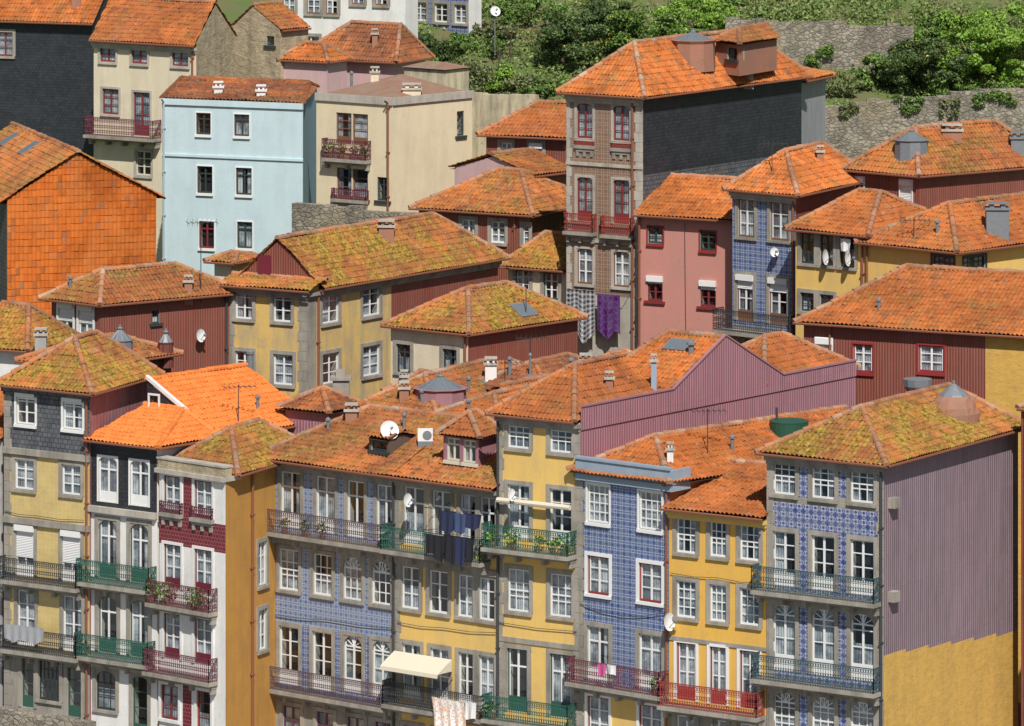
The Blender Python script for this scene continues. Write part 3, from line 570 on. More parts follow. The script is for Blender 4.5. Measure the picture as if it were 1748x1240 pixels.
F7=H=House('tiled_house','narrow blue and white tiled house with pale blue sheet parapet',(990,806),(1142,826),(1530,764),226.8)
X7=[(1003,1040),(1091,1130)]
H.row('F',828,893,X7,sur='paint_white',sw=.08,nx=4,nz=4,cur=1); H.row('F',950,1015,X7,c='paint_red',sur='paint_white',sw=.14,nx=2,cur=1); H.row('F',1070,1162,X7,door=1,nz=2); H.row('F',1190,1262,X7,c='paint_red',sur='paint_white',sw=.12,cur=1)
B7=H.balc('F',981,1142,1160,'iron_maroon',dep=.65)
H.roof('tile_orange',1.35,'v',.4,.17,.0,gutter=None)
m=MB(); f=H.F; f.box(m,-.08,f.L+.2,H.ze-.28,H.ze+.56,.02,.2,'pale_blue_sheet'); f.box(m,-.1,f.L+.24,H.ze+.561,H.ze+.66,.0,.26,'pale_blue_sheet'); m.box(f.pt(f.L+.2,H.ze-.28,.2),-f.n*1.2,f.d*.1,Vector((0,0,.84)),'pale_blue_sheet'); m.build('parapet',H.root)
H.pipe('F',1140); H.corner('F',0,wd=.18); H.course('F',[1172],'granite',.2,.08); H.cable('F',[(992,1030),(1065,1052),(1138,1046)]); H.vent(1250,770,.5); H.chim(1144,790,.25,.5,'white_plaster')
H.finish([(None,'blue_tile'),(1172,'yellow_plaster')],[(None,'orange_plaster')])

F8=H=House('yellow_house','low yellow house with red balcony below a steep orange roof',(1142,868),(1308,886),8.,223.9)
X8=[(1155,1188),(1212,1240),(1263,1296)]
H.row('F',882,945,X8,nx=3); H.row('F',992,1055,X8,nx=3,nz=4,cur=1); H.row('F',1098,1196,X8,c='paint_red',door=1,sur='paint_white',sw=.12,cur=1); H.row('F',1222,1290,X8,c='paint_white')
B8=H.balc('F',1136,1306,1200,'iron_red',dep=.65)
H.roof('tile_orange',1.35,'u',.5,0.,0.,o=.45); H.cornice('yellow_plaster'); H.course('F',[1085],'granite',.16,.05); H.cable('F',[(1146,978),(1225,986),(1306,996)])
H.finish([(None,'deep_yellow'),(1200,'granite')])

F9=H=House('tiled_house','corner house with royal blue tile bands and large lilac corrugated side wall',(1310,775),(1508,795),(1738,732),221.4)
X9=[(1320,1358),(1386,1425),(1452,1492)]
H.row('F',782,845,X9,nx=3,nz=3); H.row('F',908,1000,X9,door=1); H.row('F',1033,1145,X9,door=1,arch=.8,fan=1); H.row('F',1182,1265,X9,arch=.8,fan=1,nx=3)
H.balc('F',1296,1507,1003,'iron_teal',dep=.7); H.balc('F',1296,1507,1154,'iron_teal',dep=.7)
H.roof('tile_mossy',1.65,'v',.5,.26,.1); H.cornice(); H.corner('F',0,wd=.28); H.corner('F',1,wd=.25); H.course('F',[1020],'granite',.22,.05); H.course('F',[1168],'granite',.22,.05); H.pipe('F',1506,'pipe_dark')
f=H.R
for y in (858,1018):
    m=MB(); u=f.u(1520); z=f.z(1520,y); f.box(m,u-.2,u+.25,z-.2,z+.2,0,.3,'granite',False); m.build('stone_bracket',H.root)
xs_=np.linspace(1508,1739,7)
H.finish([(None,'granite'),(855,'blue_band_tile'),(905,'blue_band_tile')],[(None,'lilac_sheet')],[('F',1360,1384,780,850,'blue_band_tile'),('F',1427,1450,780,850,'blue_band_tile')]+[('R',a,b,1117-.17*((a+b)/2-1508),1700,'yellow_rubble') for a,b in zip(xs_,xs_[1:])])

H=House('house','dark red house sliver at the right picture edge beside lilac wall',(1743,700),(1850,712),5.,226.); H.roof('tile_worn',.8,'u',.5,.2,.2,o=.1); H.finish([(None,'dark_red_sheet')])
# ================================================================= SECOND ROW AND BEHIND
H=House('house','small house with greenish mossy roof at the left edge',(-70,592),(42,600),4.,250.); H.roof('tile_mossy',1.7,'u',.5,.3,.3); H.finish([(None,'white_plaster')])
H=House('house','low dark red shed with orange roof behind the slate storey',(46,618),(150,628),(292,606),246.5); H.roof('tile_worn',.9,'v',.5,.3,.3); H.lantern(205,596,.5,.5,'zinc',.4); H.lantern(283,600,.3,.45,'dark_red_sheet',.4); H.chim(70,600,.5,.7,'grey_plaster'); H.finish([(None,'dark_red_sheet')])
LR=H=House('sheet_clad_house','low red corrugated house with two white shuttered windows',(88,512),(172,522),(397,502),256.)
H.row('F',517,568,[(100,125),(134,159)],blind=.6,sur='paint_white',sw=.1); H.row('R',530,552,[(260,272)],c='paint_dark',nx=1,nz=1,sur=None)
H.roof('tile_worn',1.35,'v',.5,.2,.25); H.pipe('R',385,'pipe_dark'); H.chim(322,497,.35,.4); H.vent(120,495,.5); H.finish([(None,'red_sheet')])
S1=H=House('tile_hung_house','house with big bright orange tile hung gable wall at left',(12,348),(266,339),14.,275.)
H.roof('tile_worn',2.4,'v',.47,0.,0.,gm='orange_hung_tile',og=.25); H.skylight(50,255,.8,1.1); H.skylight(17,240,.8,1.1); H.finish([(None,'orange_hung_tile')],[(None,'grey_slate')])
f=H.F; bm=bmesh.new(); ze=H.ze; tiles(bm,[f.pt(0,ze-6.5,.02),f.pt(f.L,ze-6.5,.02),f.pt(f.L,ze+.2,.02),f.pt(.47*f.L,ze+2.32,.02),f.pt(0,ze+.2,.02)],.21,.34,.62)
for v in bm.verts: v.co-=H.root.location
me=bpy.data.meshes.new('hung_tiles'); bm.to_mesh(me); bm.free(); me.materials.append(MATS['tile_hung']); ob=bpy.data.objects.new('hung_tiles',me); COL.objects.link(ob); ob.parent=H.root
H=House('house','black slate clad house in the top left corner',(-60,35),(159,42),6.,310.); H.row('F',55,96,[(-5,22)],c='paint_oxblood'); H.roof('tile_orange',3.,'u',.5,0.,0.); H.chim(130,10,.5,2.2); H.finish([(None,'black_slate')])
S3=H=House('house','cream house with red windows, red balcony and weathered stone gable',(160,70),(335,80),(400,66),302.)
H.row('F',70,106,[(171,198),(225,252),(294,322)],c='paint_oxblood',nz=3,sur='light_stone',sw=.12,cur=1); H.row('F',152,195,[(175,203)],c='paint_oxblood',sur='light_stone',sw=.12,cur=1); H.row('F',158,232,[(228,256)],c='paint_oxblood',door=1,sur='light_stone',sw=.12,cur=1); H.row('F',258,300,[(232,258)],c='paint_cream',sur='light_stone',sw=.12)
H.balc('F',157,276,228,'iron_maroon',dep=.8); H.roof('tile_orange',2.1,'u',.5,0.,0.,orr=.02); H.cornice('light_stone'); H.pipe('F',330); H.finish([(None,'pale_cream')],[(None,'gold_rubble')])
H=House('house','ruined looking stone gable beside the cream house',(398,48),(478,54),2.2,305.); H.row('F',62,78,[(455,468)],c='paint_dark',nx=1,nz=1,sur=None,cur=0); H.roof('tile_worn',1.3,'v',.42,0.,0.,o=.12,og=.02); H.finish([(None,'gold_rubble')])
H=House('building','grey white building with stone framed windows at top edge',(478,-70),(692,-62),1.5,328.)
H.row('F',-12,22,[(482,504),(523,547),(556,577)],c='paint_wood'); H.row('F',62,96,[(515,545)],c='paint_white'); H.row('F',-18,8,[(600,622),(640,662)],c='paint_wood'); H.roof('tile_orange',2.,'u'); H.finish([(None,'white_plaster')])
H=House('house','blue tiled house cut by the top picture edge',(694,-60),(800,-54),1.2,333.); H.row('F',4,36,[(705,728),(742,764),(776,796)],c='paint_white'); H.roof('tile_orange',2.,'u'); H.finish([(None,'blue_tile')],[(None,'white_plaster')])
H=House('house','small pink house with little orange roof',(482,104),(558,108),2.,303.); H.roof('tile_orange',.9,'u',.5,.3,.3,o=.2); H.finish([(None,'light_pink')])
H=House('house','house with dull red hipped roof below the grey white building',(520,100),(672,108),3.2,308.); H.roof('tile_dull',1.9,'u',.5,.35,.1); H.chim(640,78,.3,.6); H.finish([(None,'light_pink')])
H=House('outbuilding','low flat roofed outbuilding behind the cream corner house',(690,116),(760,121),2.,303.); H.roof('terrace_roof',.35,'u',.5,.3,.3,o=.1,tile=False,gutter=None); H.finish([(None,'stained_cream')])

B1=H=House('plain_house','pale sky blue house with six dark framed windows',(277,170),(517,179),(541,152),288.)
for y0,y1,xs in ((193,230,[(335,360),(400,426)]),(284,330,[(337,363),(403,430)]),(379,424,[(405,431)])): H.row('F',y0,y1,xs,c='paint_dark',nz=2,sur='paint_white',sw=.05)
H.row('F',378,424,[(340,366)],c='paint_oxblood',nz=2,sur='paint_white',sw=.05,cur=0)
H.roof('tile_dull',.45,'u',.8,.04,.04,o=.02,gutter=None,cap='tile_dull'); H.course('F',[262],'sky_blue_plaster',.12,.08); H.pipe('F',281,'paint_blue_grey')
H.course('F',[168],'sky_blue_plaster',.3,.1,'parapet_band')
for px,py in ((373,160),(446,166)): H.chim(px,py,.45,.3,'white_plaster',None,'white_plaster')
H.finish([(None,'sky_blue_plaster')],[(None,'shadowed_blue_plaster')])
B2=H=House('modern_house','cream corner house with flower balcony and low worn brown roof',(540,164),(670,173),(806,160),285.)
H.row('F',193,246,[(574,600),(602,628)],c='paint_wood',door=1,nx=1,sur=None); H.row('F',287,338,[(575,600),(602,628)],c='paint_wood',nx=1,sur=None); H.row('F',303,343,[(644,664)],c='paint_dark',nx=2,sur=None,cur=0)
H.row('R',190,232,[(780,792)],c='paint_dark',nx=1,sur=None); H.row('R',283,316,[(782,795)],c='paint_red',nx=1,sur=None)
B2b=H.balc('F',558,634,268,'iron_maroon',dep=.5); H.balc('F',570,630,338,'iron_maroon',dep=.3,h=.5)
H.roof('terrace_roof',1.0,'v',.5,.55,.4,o=-.05,gutter=None,tile=False); H.pipe('F',664,'pipe_rust')
for k in 'FR': H.course(k,[158 if k=='F' else 167],'light_stone',.38,.1,'parapet_band')
H.chim(703,160,.9,.2,'pale_cream',.5); H.chim(640,135,.4,.3,'pale_cream'); H.vent(600,140,.4); H.finish([(None,'cream_plaster')])
H=House('sheet_clad_house','dark red corrugated house with two white windows left of the brown tower',(830,232),(968,238),5.,281.); H.row('F',244,276,[(855,874)]); H.row('F',245,280,[(905,926)],blind=.9); H.roof('tile_orange',1.5,'u',.5,.4,.0); H.finish([(None,'red_sheet')])
H=House('red_house','low red house with orange pyramid roof and white windows',(715,357),(905,369),6.,274.); H.row('F',375,412,[(788,811),(838,862)]); H.row('F',385,418,[(893,903)],nx=1); H.roof('tile_worn',1.75,'u',.5,.45,.35); H.pipe('F',880); H.finish([(None,'red_sheet')])
H=House('house','narrow white wall of a house squeezed against the brown tower',(906,302),(972,294),5.,275.); H.row('F',330,354,[(950,965)],c='paint_dark',nx=1,cur=0); H.row('F',378,402,[(950,965)],c='paint_wood',nx=1); H.roof('tile_worn',.9,'u',.5,0.,0.); H.finish([(None,'light_pink')])
T=H=House('tower_house','tall brown tiled house with red windows and black slate side',(968,160),(1097,168),(1368,133),266.)
XT=[(985,1012),(1047,1075)]
H.row('F',177,236,XT,c='paint_oxblood',arch=.3,cur=1,sur='light_stone',sw=.12,nz=4); H.row('F',303,378,XT,c='paint_oxblood',door=1,arch=.3,sur='light_stone',sw=.12,cur=1); H.row('F',425,485,XT,c='paint_wood',arch=.3,sur='light_stone',sw=.12,cur=1)
for x0,x1,y in ((968,1019,393),(1031,1084,399)): H.balc('F',x0,x1,y,'iron_red',h=.85,dep=.4)
for x0,x1,y in ((982,1015,247),(1044,1078,252)): H.balc('F',x0,x1,y,'iron_red',h=.3,dep=.12)
H.roof('tile_orange',2.3,'v',.5,.18,.12); H.cornice('light_stone'); H.corner('F',0,'light_stone',.2); H.corner('F',1,'light_stone',.4); H.course('F',[275],'light_stone',.15,.07); H.course('F',[405],'light_stone',.15,.07); H.pipe('F',1081)
H.lantern(1183,95,.95,.38,'terracotta',.75)
G=House('x','',(1222,72),(1262,77),(1326,67),H.hit(1240,112).y,host=H,pre='dormer_',bot=125); G.row('F',82,102,[(1242,1258)],c='paint_dark',nx=1,nz=1,sur=None,cur=0); G.roof('tile_worn',.6,'v',.5,.3,0.,gutter=None,o=.2); G.finish([(None,'terracotta')]); H.chim(1275,130,.6,.6,'granite')
H.finish([(None,'brown_tile'),(500,'light_stone')],[(None,'black_slate'),(300,'grey_slate')])
H=House('shed','grey corrugated annex behind the black slate wall',(1366,140),(1409,131),3.,275.); H.roof('tile_orange',.5,'u'); H.finish([(None,'grey_sheet')])
P1=H=House('plain_house','dusty pink house with four small windows and orange roof',(1090,368),(1251,378),6.,263.)
H.row('F',387,416,[(1106,1132)],c='paint_dark',sur='paint_red',sw=.06); H.row('F',395,428,[(1195,1222)],c='paint_dark',sur='paint_red',sw=.06); H.row('F',472,514,[(1105,1131)],c='paint_oxblood',blind=.3,sur=None); H.row('F',480,524,[(1195,1222)],c='paint_oxblood',blind=.35,sur=None)
H.roof('tile_orange',1.55,'u',.5,0.,0.); H.pipe('F',1093); H.cable('F',[(1170,380),(1171,480),(1172,570)]); H.finish([(None,'pink_plaster')])
BT=H=House('tiled_house','small blue tiled house above an iron balcony beside the pink house',(1250,325),(1358,335),(1480,308),259.)
H.row('F',340,405,[(1260,1288),(1315,1347)],c='paint_wood'); H.row('F',470,548,[(1258,1286),(1313,1344)],c='paint_wood',door=1,blind=.3); H.balc('F',1234,1364,560,'iron_dark',dep=.8)
H.roof('tile_orange',1.7,'v',.5,.3,.2); H.cornice('light_stone'); H.pipe('F',1356); H.chim(1400,275,.3,.4); H.finish([(None,'blue_tile'),(555,'granite')],[(None,'red_sheet')])
H=House('sheet_clad_house','red corrugated house under wide orange roof below the stone garden wall',(1455,292),(1568,302),(1800,283),262.)
H.row('F',303,335,[(1457,1475)],blind=.4,sur='paint_white',sw=.06); H.row('F',308,346,[(1537,1557)],blind=.9,sur='paint_white',sw=.06); H.roof('tile_worn',2.,'v',.5,.22,.2); H.lantern(1556,250,.7,.42,'zinc',.3); H.chim(1625,235,.9,.3,'terracotta',.5); H.chim(1738,255,.7,.5,'zinc',.6,'zinc'); H.finish([(None,'red_sheet')])
Y1=H=House('yellow_house','small yellow house with three dark green windows and satellite dishes',(1358,393),(1478,404),6.,255.)
H.row('F',398,450,[(1367,1390),(1400,1423),(1434,1459)],c='paint_dark',nx=2,cur=0); H.row('F',500,532,[(1367,1390),(1400,1423)],c='paint_dark'); H.roof('tile_orange',1.6,'u',.5,.35,.35); H.pipe('F',1474); H.finish([(None,'yellow_plaster')])
Y2=H=House('yellow_house','yellow house with dark window strip and metal chimney at right edge',(1478,416),(1632,432),(1850,404),252.5)
H.row('F',438,476,[(1592,1628)],c='paint_dark',nx=4,nz=2,sur='paint_dark',sw=.1); H.row('R',438,472,[(1645,1682)],c='paint_dark',nx=4,nz=2,sur='paint_dark',sw=.1)
H.roof('tile_orange',1.75,'v',.5,.3,.1); H.chim(1702,400,1.,1.1,'zinc',.7,'zinc'); H.pipe('F',1482); H.vent(1600,400,.5); H.finish([(None,'yellow_plaster')])
RC=H=House('sheet_clad_house','long dark red corrugated house with bright red window frames and yellow stone end',(1372,552),(1775,577),8.,246.)
H.row('F',578,606,[(1393,1420)],blind=.8,sur='paint_white',sw=.06); H.row('F',588,636,[(1456,1490)],c='paint_red',sur='paint_red',sw=.08,cur=1); H.row('F',590,636,[(1568,1611)],c='paint_red',sur='paint_red',sw=.08,cur=1)
H.roof('tile_orange',2.1,'u',.55,.28,0.); H.pipe('F',1418); H.vent(1500,530,.4); H.finish([(None,'red_sheet')],None,[('F',1682,1790,400,1200,'yellow_rubble')])
YM=H=House('weathered_house','large stained yellow corner house with stone quoins and mossy roof',(390,488),(525,498),(850,443),258.)
H.row('F',491,545,[(402,431),(467,497)]); H.row('F',600,652,[(402,431),(467,500)]); H.row('R',497,552,[(550,578),(619,648)]); H.row('R',603,655,[(550,578),(619,648)])
W=H.F.L; L=H.R.L
H.roof('tile_mossy',2.2,'v',.5,0.,.15,gm='red_sheet',o=.36,sub=(0,W,.8,L)); H.roof('tile_mossy',.42,'u',1.,0.,0.,o=.4,sub=(0,W,0,.85),og=.4)
H.corner('F',1,'granite',.45); H.corner('F',0,'granite',.3)
m=MB(); f=H.R; f.box(m,-.02,.6,H.zb,H.ze-.36,0,.027,'granite',False); m.build('corner_stone',H.root); H.cornice(); H.cornice(k='R'); H.pipe('R',541)
f=Face(H.a+H.R.d*.8,H.b+H.R.d*.8); m=MB(); u=f.u(452); f.box(m,u-.35,u+.35,H.ze+.45,H.ze+1.4,.0,.06,'paint_maroon',False); m.build('attic_shutter',H.root); H.chim(660,404,.7,.45,'terracotta')
H.finish([(None,'old_yellow')],[(None,'old_yellow')],[('R',668,880,300,900,'red_sheet')])
WM=H=House('small_house','small cream house with mossy orange hipped roof and red side',(667,558),(799,572),(986,544),250.)
H.row('F',588,636,[(677,701),(756,780)],c='paint_dark',nx=2,nz=2,sur='granite'); H.roof('tile_mossy',1.6,'v',.5,.35,.3,o=.28); H.skylight(893,532,1.1,.9); H.pipe('F',796); H.finish([(None,'pale_cream')],[(None,'red_sheet')])
H=House('house','tiny yellow house with green windows beside the brown tower foot',(867,457),(970,464),5.,269.); H.row('F',461,500,[(880,904)],c='paint_green'); H.row('F',466,512,[(928,953)],c='paint_green'); H.roof('tile_mossy',1.4,'u',.5,.2,.0,og=.02); H.finish([(None,'cream_plaster')])
M1=H=House('house','low house with wide patched orange roof and glass lantern in the middle',(615,700),(745,715),(965,662),243.5); H.roof('tile_worn',1.4,'v',.5,.2,.2,gutter=None); H.lantern(752,676,1.0,.5,'mauve_plaster',.35); H.skylight(840,660,.9,.8); H.chim(690,684,.4,.5); H.chim(880,650,.3,.5,'grey_plaster'); H.vent(800,672,.6); H.vent(720,690,.5); H.finish([(None,'red_sheet')])
M2=H=House('house','house with patched dark roof below the hanging carpets',(805,664),(935,678),(1075,648),246.2); H.roof('tile_dull',1.1,'v',.5,.3,.3,gutter=None); H.skylight(908,656,1.,1.); H.skylight(950,656,.8,.8); H.chim(838,646,.5,.6,'white_plaster'); H.chim(1000,632,.5,.4,'terracotta'); H.vent(870,642,.7); H.vent(905,644,.9,.05); H.vent(975,640,.6,.09); H.finish([(None,'red_sheet')])
M3=H=House('house','small gabled roof turned sideways right of the glass lantern',(822,690),(884,697),3.2,242.2); H.roof('tile_orange',.85,'v',.5,0.,0.,gutter=None,o=.2); H.vent(850,682,.4); H.finish([(None,'mauve_plaster')])
H=House('house','small brownish roof left of the glass lantern',(664,672),(716,678),3.,246.8); H.roof('tile_dull',.8,'u',.5,.3,.3,gutter=None,o=.2); H.chim(690,660,.3,.4,'grey_plaster'); H.finish([(None,'pale_cream')])
H=House('house','small orange lean roof between the dark patched roof and mauve wall',(985,640),(1050,646),3.,248.5); H.roof('tile_worn',.8,'v',.5,.35,.2,gutter=None,o=.2); H.skylight(1020,634,.6,.6); H.finish([(None,'light_pink')])
H=House('house','low orange roofed house behind the dormers',(745,714),(850,724),(1000,692),238.5); H.roof('tile_orange',.9,'v',.5,.3,.3,gutter=None); H.vent(800,707,.5); H.finish([(None,'mauve_sheet')])
H=House('roof_hut','little mauve roof hut with pyramid tile roof',(487,698),(560,706),(614,696),241.5); H.roof('tile_dull',.85,'v',.5,.5,.5,gutter=None,o=.25); H.finish([(None,'mauve_sheet')])
H=House('roof_hut','tiny tiled hut left of the stained yellow house',(366,448),(395,450),2.,263.); H.roof('tile_worn',.35,'u'); H.finish([(None,'pale_cream')])
# ================================================================= LOOSE THINGS
def dish(p,r,label,ax=(.3,-.85,.4),pole=.8):
    p=Vector(p); e=empty('satellite_dish',p-Vector((0,0,pole)),label,'satellite dish'); ax=Vector(ax).normalized()
    m=MB(); m.lathe(p,[(0.001,0),(r*.4,r*.04),(r*.75,r*.13),(r,r*.24)],'dish_white',18,ax); m.build('reflector',e)
    m=MB(); m.tube(p-Vector((0,0,pole)),p-ax*.03,.035,'zinc',6); m.build('pole',e)
    m=MB(); m.tube(p-Vector((0,0,r*.8)),p+ax*r*.9,.015,'zinc',5); m.lathe(p+ax*r*.85,[(0.001,0),(.06,.02),(.06,.12),(.001,.14)],'zinc',8,ax); m.build('receiver_arm',e)
dish(F4.hit(664,775)+Vector((0,0,.95)),.40,'large white satellite dish on the wide mossy roof by the dormer',pole=1.1)
dish(P(845,20,326),.3,'white satellite dish by the blue tiled house at the top',pole=2.5)
f=Y1.F; dish(f.pt(f.u(1414),f.z(1414,438),.35),.36,'white satellite dish between the dark green windows',(.9,-.4,.1),.3); dish(f.pt(f.u(1452),f.z(1452,440),.35),.36,'white satellite dish under the third dark green window',(.9,-.4,.1),.3)
f=F8.F; dish(f.pt(f.u(1147),f.z(1147,1060),.3),.36,'white satellite dish on corner of low yellow house',(.75,-.6,.15),.3)
f=F6.F; dish(f.pt(f.u(893),f.z(893,840),.9),.25,'small dish above tallest yellow house balcony',(.75,-.6,.15),.5); f=BT.F; dish(f.pt(f.u(1328),f.z(1328,430),.3),.22,'small dish on the small blue tiled house',(.4,-.8,.2),.2)
f=F5.F; dish(f.pt(f.u(716),f.z(716,850),.8),.28,'small dish over the washing line balcony',(.75,-.6,.15),.5); f=LR.R; dish(f.pt(f.u(335),f.z(335,572),.3),.3,'white dish on the low red corrugated wall',(.75,-.6,.15),.3)
def antenna(p,h,label,n=7):
    p=Vector(p); e=empty('roof_antenna',p,label,'antenna'); m=MB(); m.tube(p-Vector((0,0,.5)),p+Vector((0,0,h)),.022,'pipe_dark',5); m.build('mast',e)
    m=MB(); q=p+Vector((-.6,0,h-.1)); m.tube(q,q+Vector((1.3,.2,0)),.014,'pipe_dark',4)
    for k in range(n): c=q+Vector((1.3,.2,0))*(k/(n-1)); m.tube(c+Vector((-.08,-.25,.1)),c+Vector((.08,.25,-.1)),.01,'pipe_dark',4); m.tube(c-Vector((0,0,.18)),c+Vector((0,0,.18)),.01,'pipe_dark',4)
    m.build('aerial',e)
antenna(LR.hit(343,498),3.2,'tall television antenna on low red corrugated house'); antenna(WM.hit(898,540),1.8,'antenna on the small cream house roof'); antenna(F7.hit(1208,775),1.8,'antenna on roof behind the pale blue parapet')
antenna(T.hit(1290,115),3.6,'tall mast antenna on the tower house roof'); antenna(BT.hit(1318,295),1.4,'antenna on the small blue tiled house roof'); antenna(M1.hit(905,668),2.4,'antenna on the patched middle roof'); antenna(F2.hit(407,722),1.6,'thin antenna on bright new orange roof'); antenna(Y2.hit(1560,408),.9,'small antenna on metal chimney house'); antenna(M3.hit(862,684),1.7,'antenna on small sideways gabled roof by the lantern')
p=F5.hit(726,757); e=empty('air_conditioner',p,'white air conditioner unit on roof beside satellite dish','air conditioner'); m=MB(); m.cbox(p+Vector((0,0,.1)),.62,.3,.5,'paint_white'); m.cbox(p-Vector((0,0,.3)),.6,.3,.395,'zinc'); m.build('casing',e); m=MB(); m.lathe(p+Vector((.08,-.152,.35)),[(.19,0),(.19,.015),(.05,.02),(.001,.02)],'zinc',14,(0,-1,0)); m.build('fan_grille',e)
p=F7.hit(1347,742); e=empty('water_tank',p,'round dark green metal drum on the roof ridge','tank'); m=MB(); m.lathe(p+Vector((0,0,.02)),[(.79,-.8),(.79,.5),(.80,.51),(.80,.55),(.77,.56),(.001,.60)],'tank_green',24); m.build('tank_body',e); m=MB(); m.tube(p+Vector((-.5,0,.3)),p+Vector((-.5,0,1.1)),.05,'pipe_dark',6,cap=True); m.build('vent_pipe',e)
p=F9.hit(1628,700); e=empty('roof_lantern',p,'grey glass cone lantern on crumbling terracotta base','lantern'); m=MB(); m.lathe(p,[(1.0,-.75),(1.0,-.1),(.92,.15),(.78,.42),(.66,.58),(.001,.6)],'terracotta',14,None,.06); m.build('base',e); m=MB(); m.lathe(p+Vector((0,0,.58)),[(.62,0),(.58,.06),(.07,.46),(.07,.56),(.001,.6)],'zinc',10); m.build('cone',e)
p=RC.F.pt(RC.F.u(1585),RC.F.z(1585,690),1.3); e=empty('kitchen_vent',p,'wide grey metal vent hood in front of red corrugated wall','vent'); m=MB(); m.lathe(p,[(.25,-1.),(.28,.4),(.6,.95),(.62,1.25),(.001,1.27)],'zinc',12); m.build('hood',e); m=MB(); m.tube(p+Vector((.5,0,-.5)),p+Vector((.5,0,.9)),.12,'zinc',10,cap=True); m.build('flue',e)
p=YM.F.pt(YM.F.u(443),YM.F.z(443,665),.8); m=MB(); m.tube(p,p+Vector((0,0,1.7)),.16,'zinc',10,cap=True); m.lathe(p+Vector((0,0,1.7)),[(.2,0),(.2,.12),(.001,.2)],'zinc',10); tag(m.build('metal_flue',loc=p),'grey metal flue in front of the stained yellow house','flue')
p=P(582,668,243); m=MB(); m.cbox(p-Vector((0,0,1.)),.7,.6,1.5,'granite'); m.cbox(p+Vector((0,0,.5)),.9,.8,.12,'granite'); m.cbox(p+Vector((0,0,.62)),.4,.4,.3,'granite'); tag(m.build('stone_chimney',loc=p),'grey stone chimney by the stained yellow house','chimney')
# laundry
def cloth(name,label,f,x0,x1,y0,y1,w,mat,cat='laundry',group=None,amp=.05,fl=0.):
    u0,u1=f.u(x0),f.u(x1); xm=(x0+x1)/2; z1,z0=f.z(xm,y0),f.z(xm,y1); n=max(5,int((u1-u0)/.08)); k=6; m=MB(); o=random.random()*6
    g=[[f.pt(u0+(u1-u0)*i/n*(1-.12*(j/k)*(1 if amp>.03 else 0))+fl*(j/k)*.3,z1-(z1-z0)*j/k*(1+.1*math.sin(i*.5+o))+.03*math.sin(i*.9+o)*(j>0),w+amp*math.sin(i*1.3+o)*(.3+j/k)+fl*.25*(j/k)**2) for i in range(n+1)] for j in range(k+1)]
    for j in range(k):
        for i in range(n):
            q=[g[j][i],g[j][i+1],g[j+1][i+1],g[j+1][i]]; m.face(q,mat,[((i+a)*(u1-u0)/n,z1-(z1-z0)*(j+b_)/k) for a,b_ in ((0,0),(1,0),(1,1),(0,1))])
    m.face([g[0][0],g[0][n],g[0][n]+Vector((0,0,.02)),g[0][0]+Vector((0,0,.02))],mat)
    return tag(m.build(name,loc=f.pt((u0+u1)/2,z1,w)),label,cat,group)
def line(f,x0,x1,y,w,label):
    u0,u1=f.u(x0),f.u(x1); z=f.z((x0+x1)/2,y); m=MB(); m.tube(f.pt(u0,z,w),f.pt(u1,z,w),.012,'iron_dark')
    for u in (u0,u1): m.tube(f.pt(u,z,w),f.pt(u,z-.1,0),.014,'iron_dark')
    tag(m.build('clothes_line',loc=f.pt(u0,z,w)),label,'clothes line')
f=T.F; line(f,974,1075,496,.5,'clothes line holding two carpets on the tower foot'); cloth('hanging_rug','black and white patterned rug hanging from tower house',f,977,1026,493,576,.5,'cloth_pattern','rug',amp=.03); cloth('hanging_rug','deep purple flowered rug hanging from tower house',f,1029,1068,502,570,.5,'cloth_flowers','rug',amp=.03)
f=F5.F; line(f,748,846,868,.95,'upper clothes line over the green balcony of yellow house'); line(f,748,846,906,1.0,'lower clothes line over the green balcony of yellow house')
for x0,x1,y0,y1,w,mm,t in [(776,805,868,903,.95,'cloth_navy','navy shirt leftmost on upper washing line'),(801,822,872,904,.99,'cloth_blue','mid blue top in middle of upper washing line'),(818,848,873,898,.95,'cloth_navy','dark blue cloth rightmost on upper washing line'),(753,772,908,942,1.,'cloth_black','black garment leftmost on lower washing line'),(768,788,910,950,1.05,'cloth_black','black trousers beside leftmost garment on lower line'),(784,806,910,954,1.,'cloth_black','wide black skirt in middle of lower washing line'),(802,823,912,957,1.05,'cloth_navy','navy trousers right of the skirt on lower line'),(820,837,914,950,1.,'cloth_black','short black trousers rightmost on lower line')]: cloth('garment',t,f,x0,x1,y0,y1,w,mm,'laundry','washing on the yellow house lines')
cloth('tablecloth','white tablecloth with orange pattern blowing from dark balcony',f,757,812,1190,1258,.75,'cloth_print','tablecloth',None,.03,1.2); cloth('towel','white towel hanging at end of the lower dark balcony',f,814,832,1195,1225,.72,'cloth_white','towel')
u0,u1=f.u(676),f.u(774); z1=f.z(725,1118); m=MB(); n=10; pr=[(.1,0),(.6,-.25),(1.0,-.48),(1.02,-.64)]
for (wa,za),(wb,zb) in zip(pr,pr[1:]):
    for i in range(n):
        ua,ub=u0+(u1-u0)*i/n,u0+(u1-u0)*(i+1)/n; m.face([f.pt(ua,z1+za,wa),f.pt(ub,z1+za,wa),f.pt(ub,z1+zb,wb),f.pt(ua,z1+zb,wb)],'paint_cream')
for u in (u0,u1): m.face([f.pt(u,z1,.1),f.pt(u,z1-.25,.6),f.pt(u,z1-.48,1.),f.pt(u,z1-.48,.1)],'paint_cream')
e=empty('awning',f.pt(u0,z1,.1),'cream fabric awning over lower balcony of yellow house','awning'); m.build('canopy',e); m=MB(); m.tube(f.pt(u0,z1-.75,.05),f.pt(u0,z1-.5,1.),.02,'zinc'); m.build('arm',e); m=MB(); m.tube(f.pt(u1,z1-.75,.05),f.pt(u1,z1-.5,1.),.02,'zinc'); m.build('arm',e)
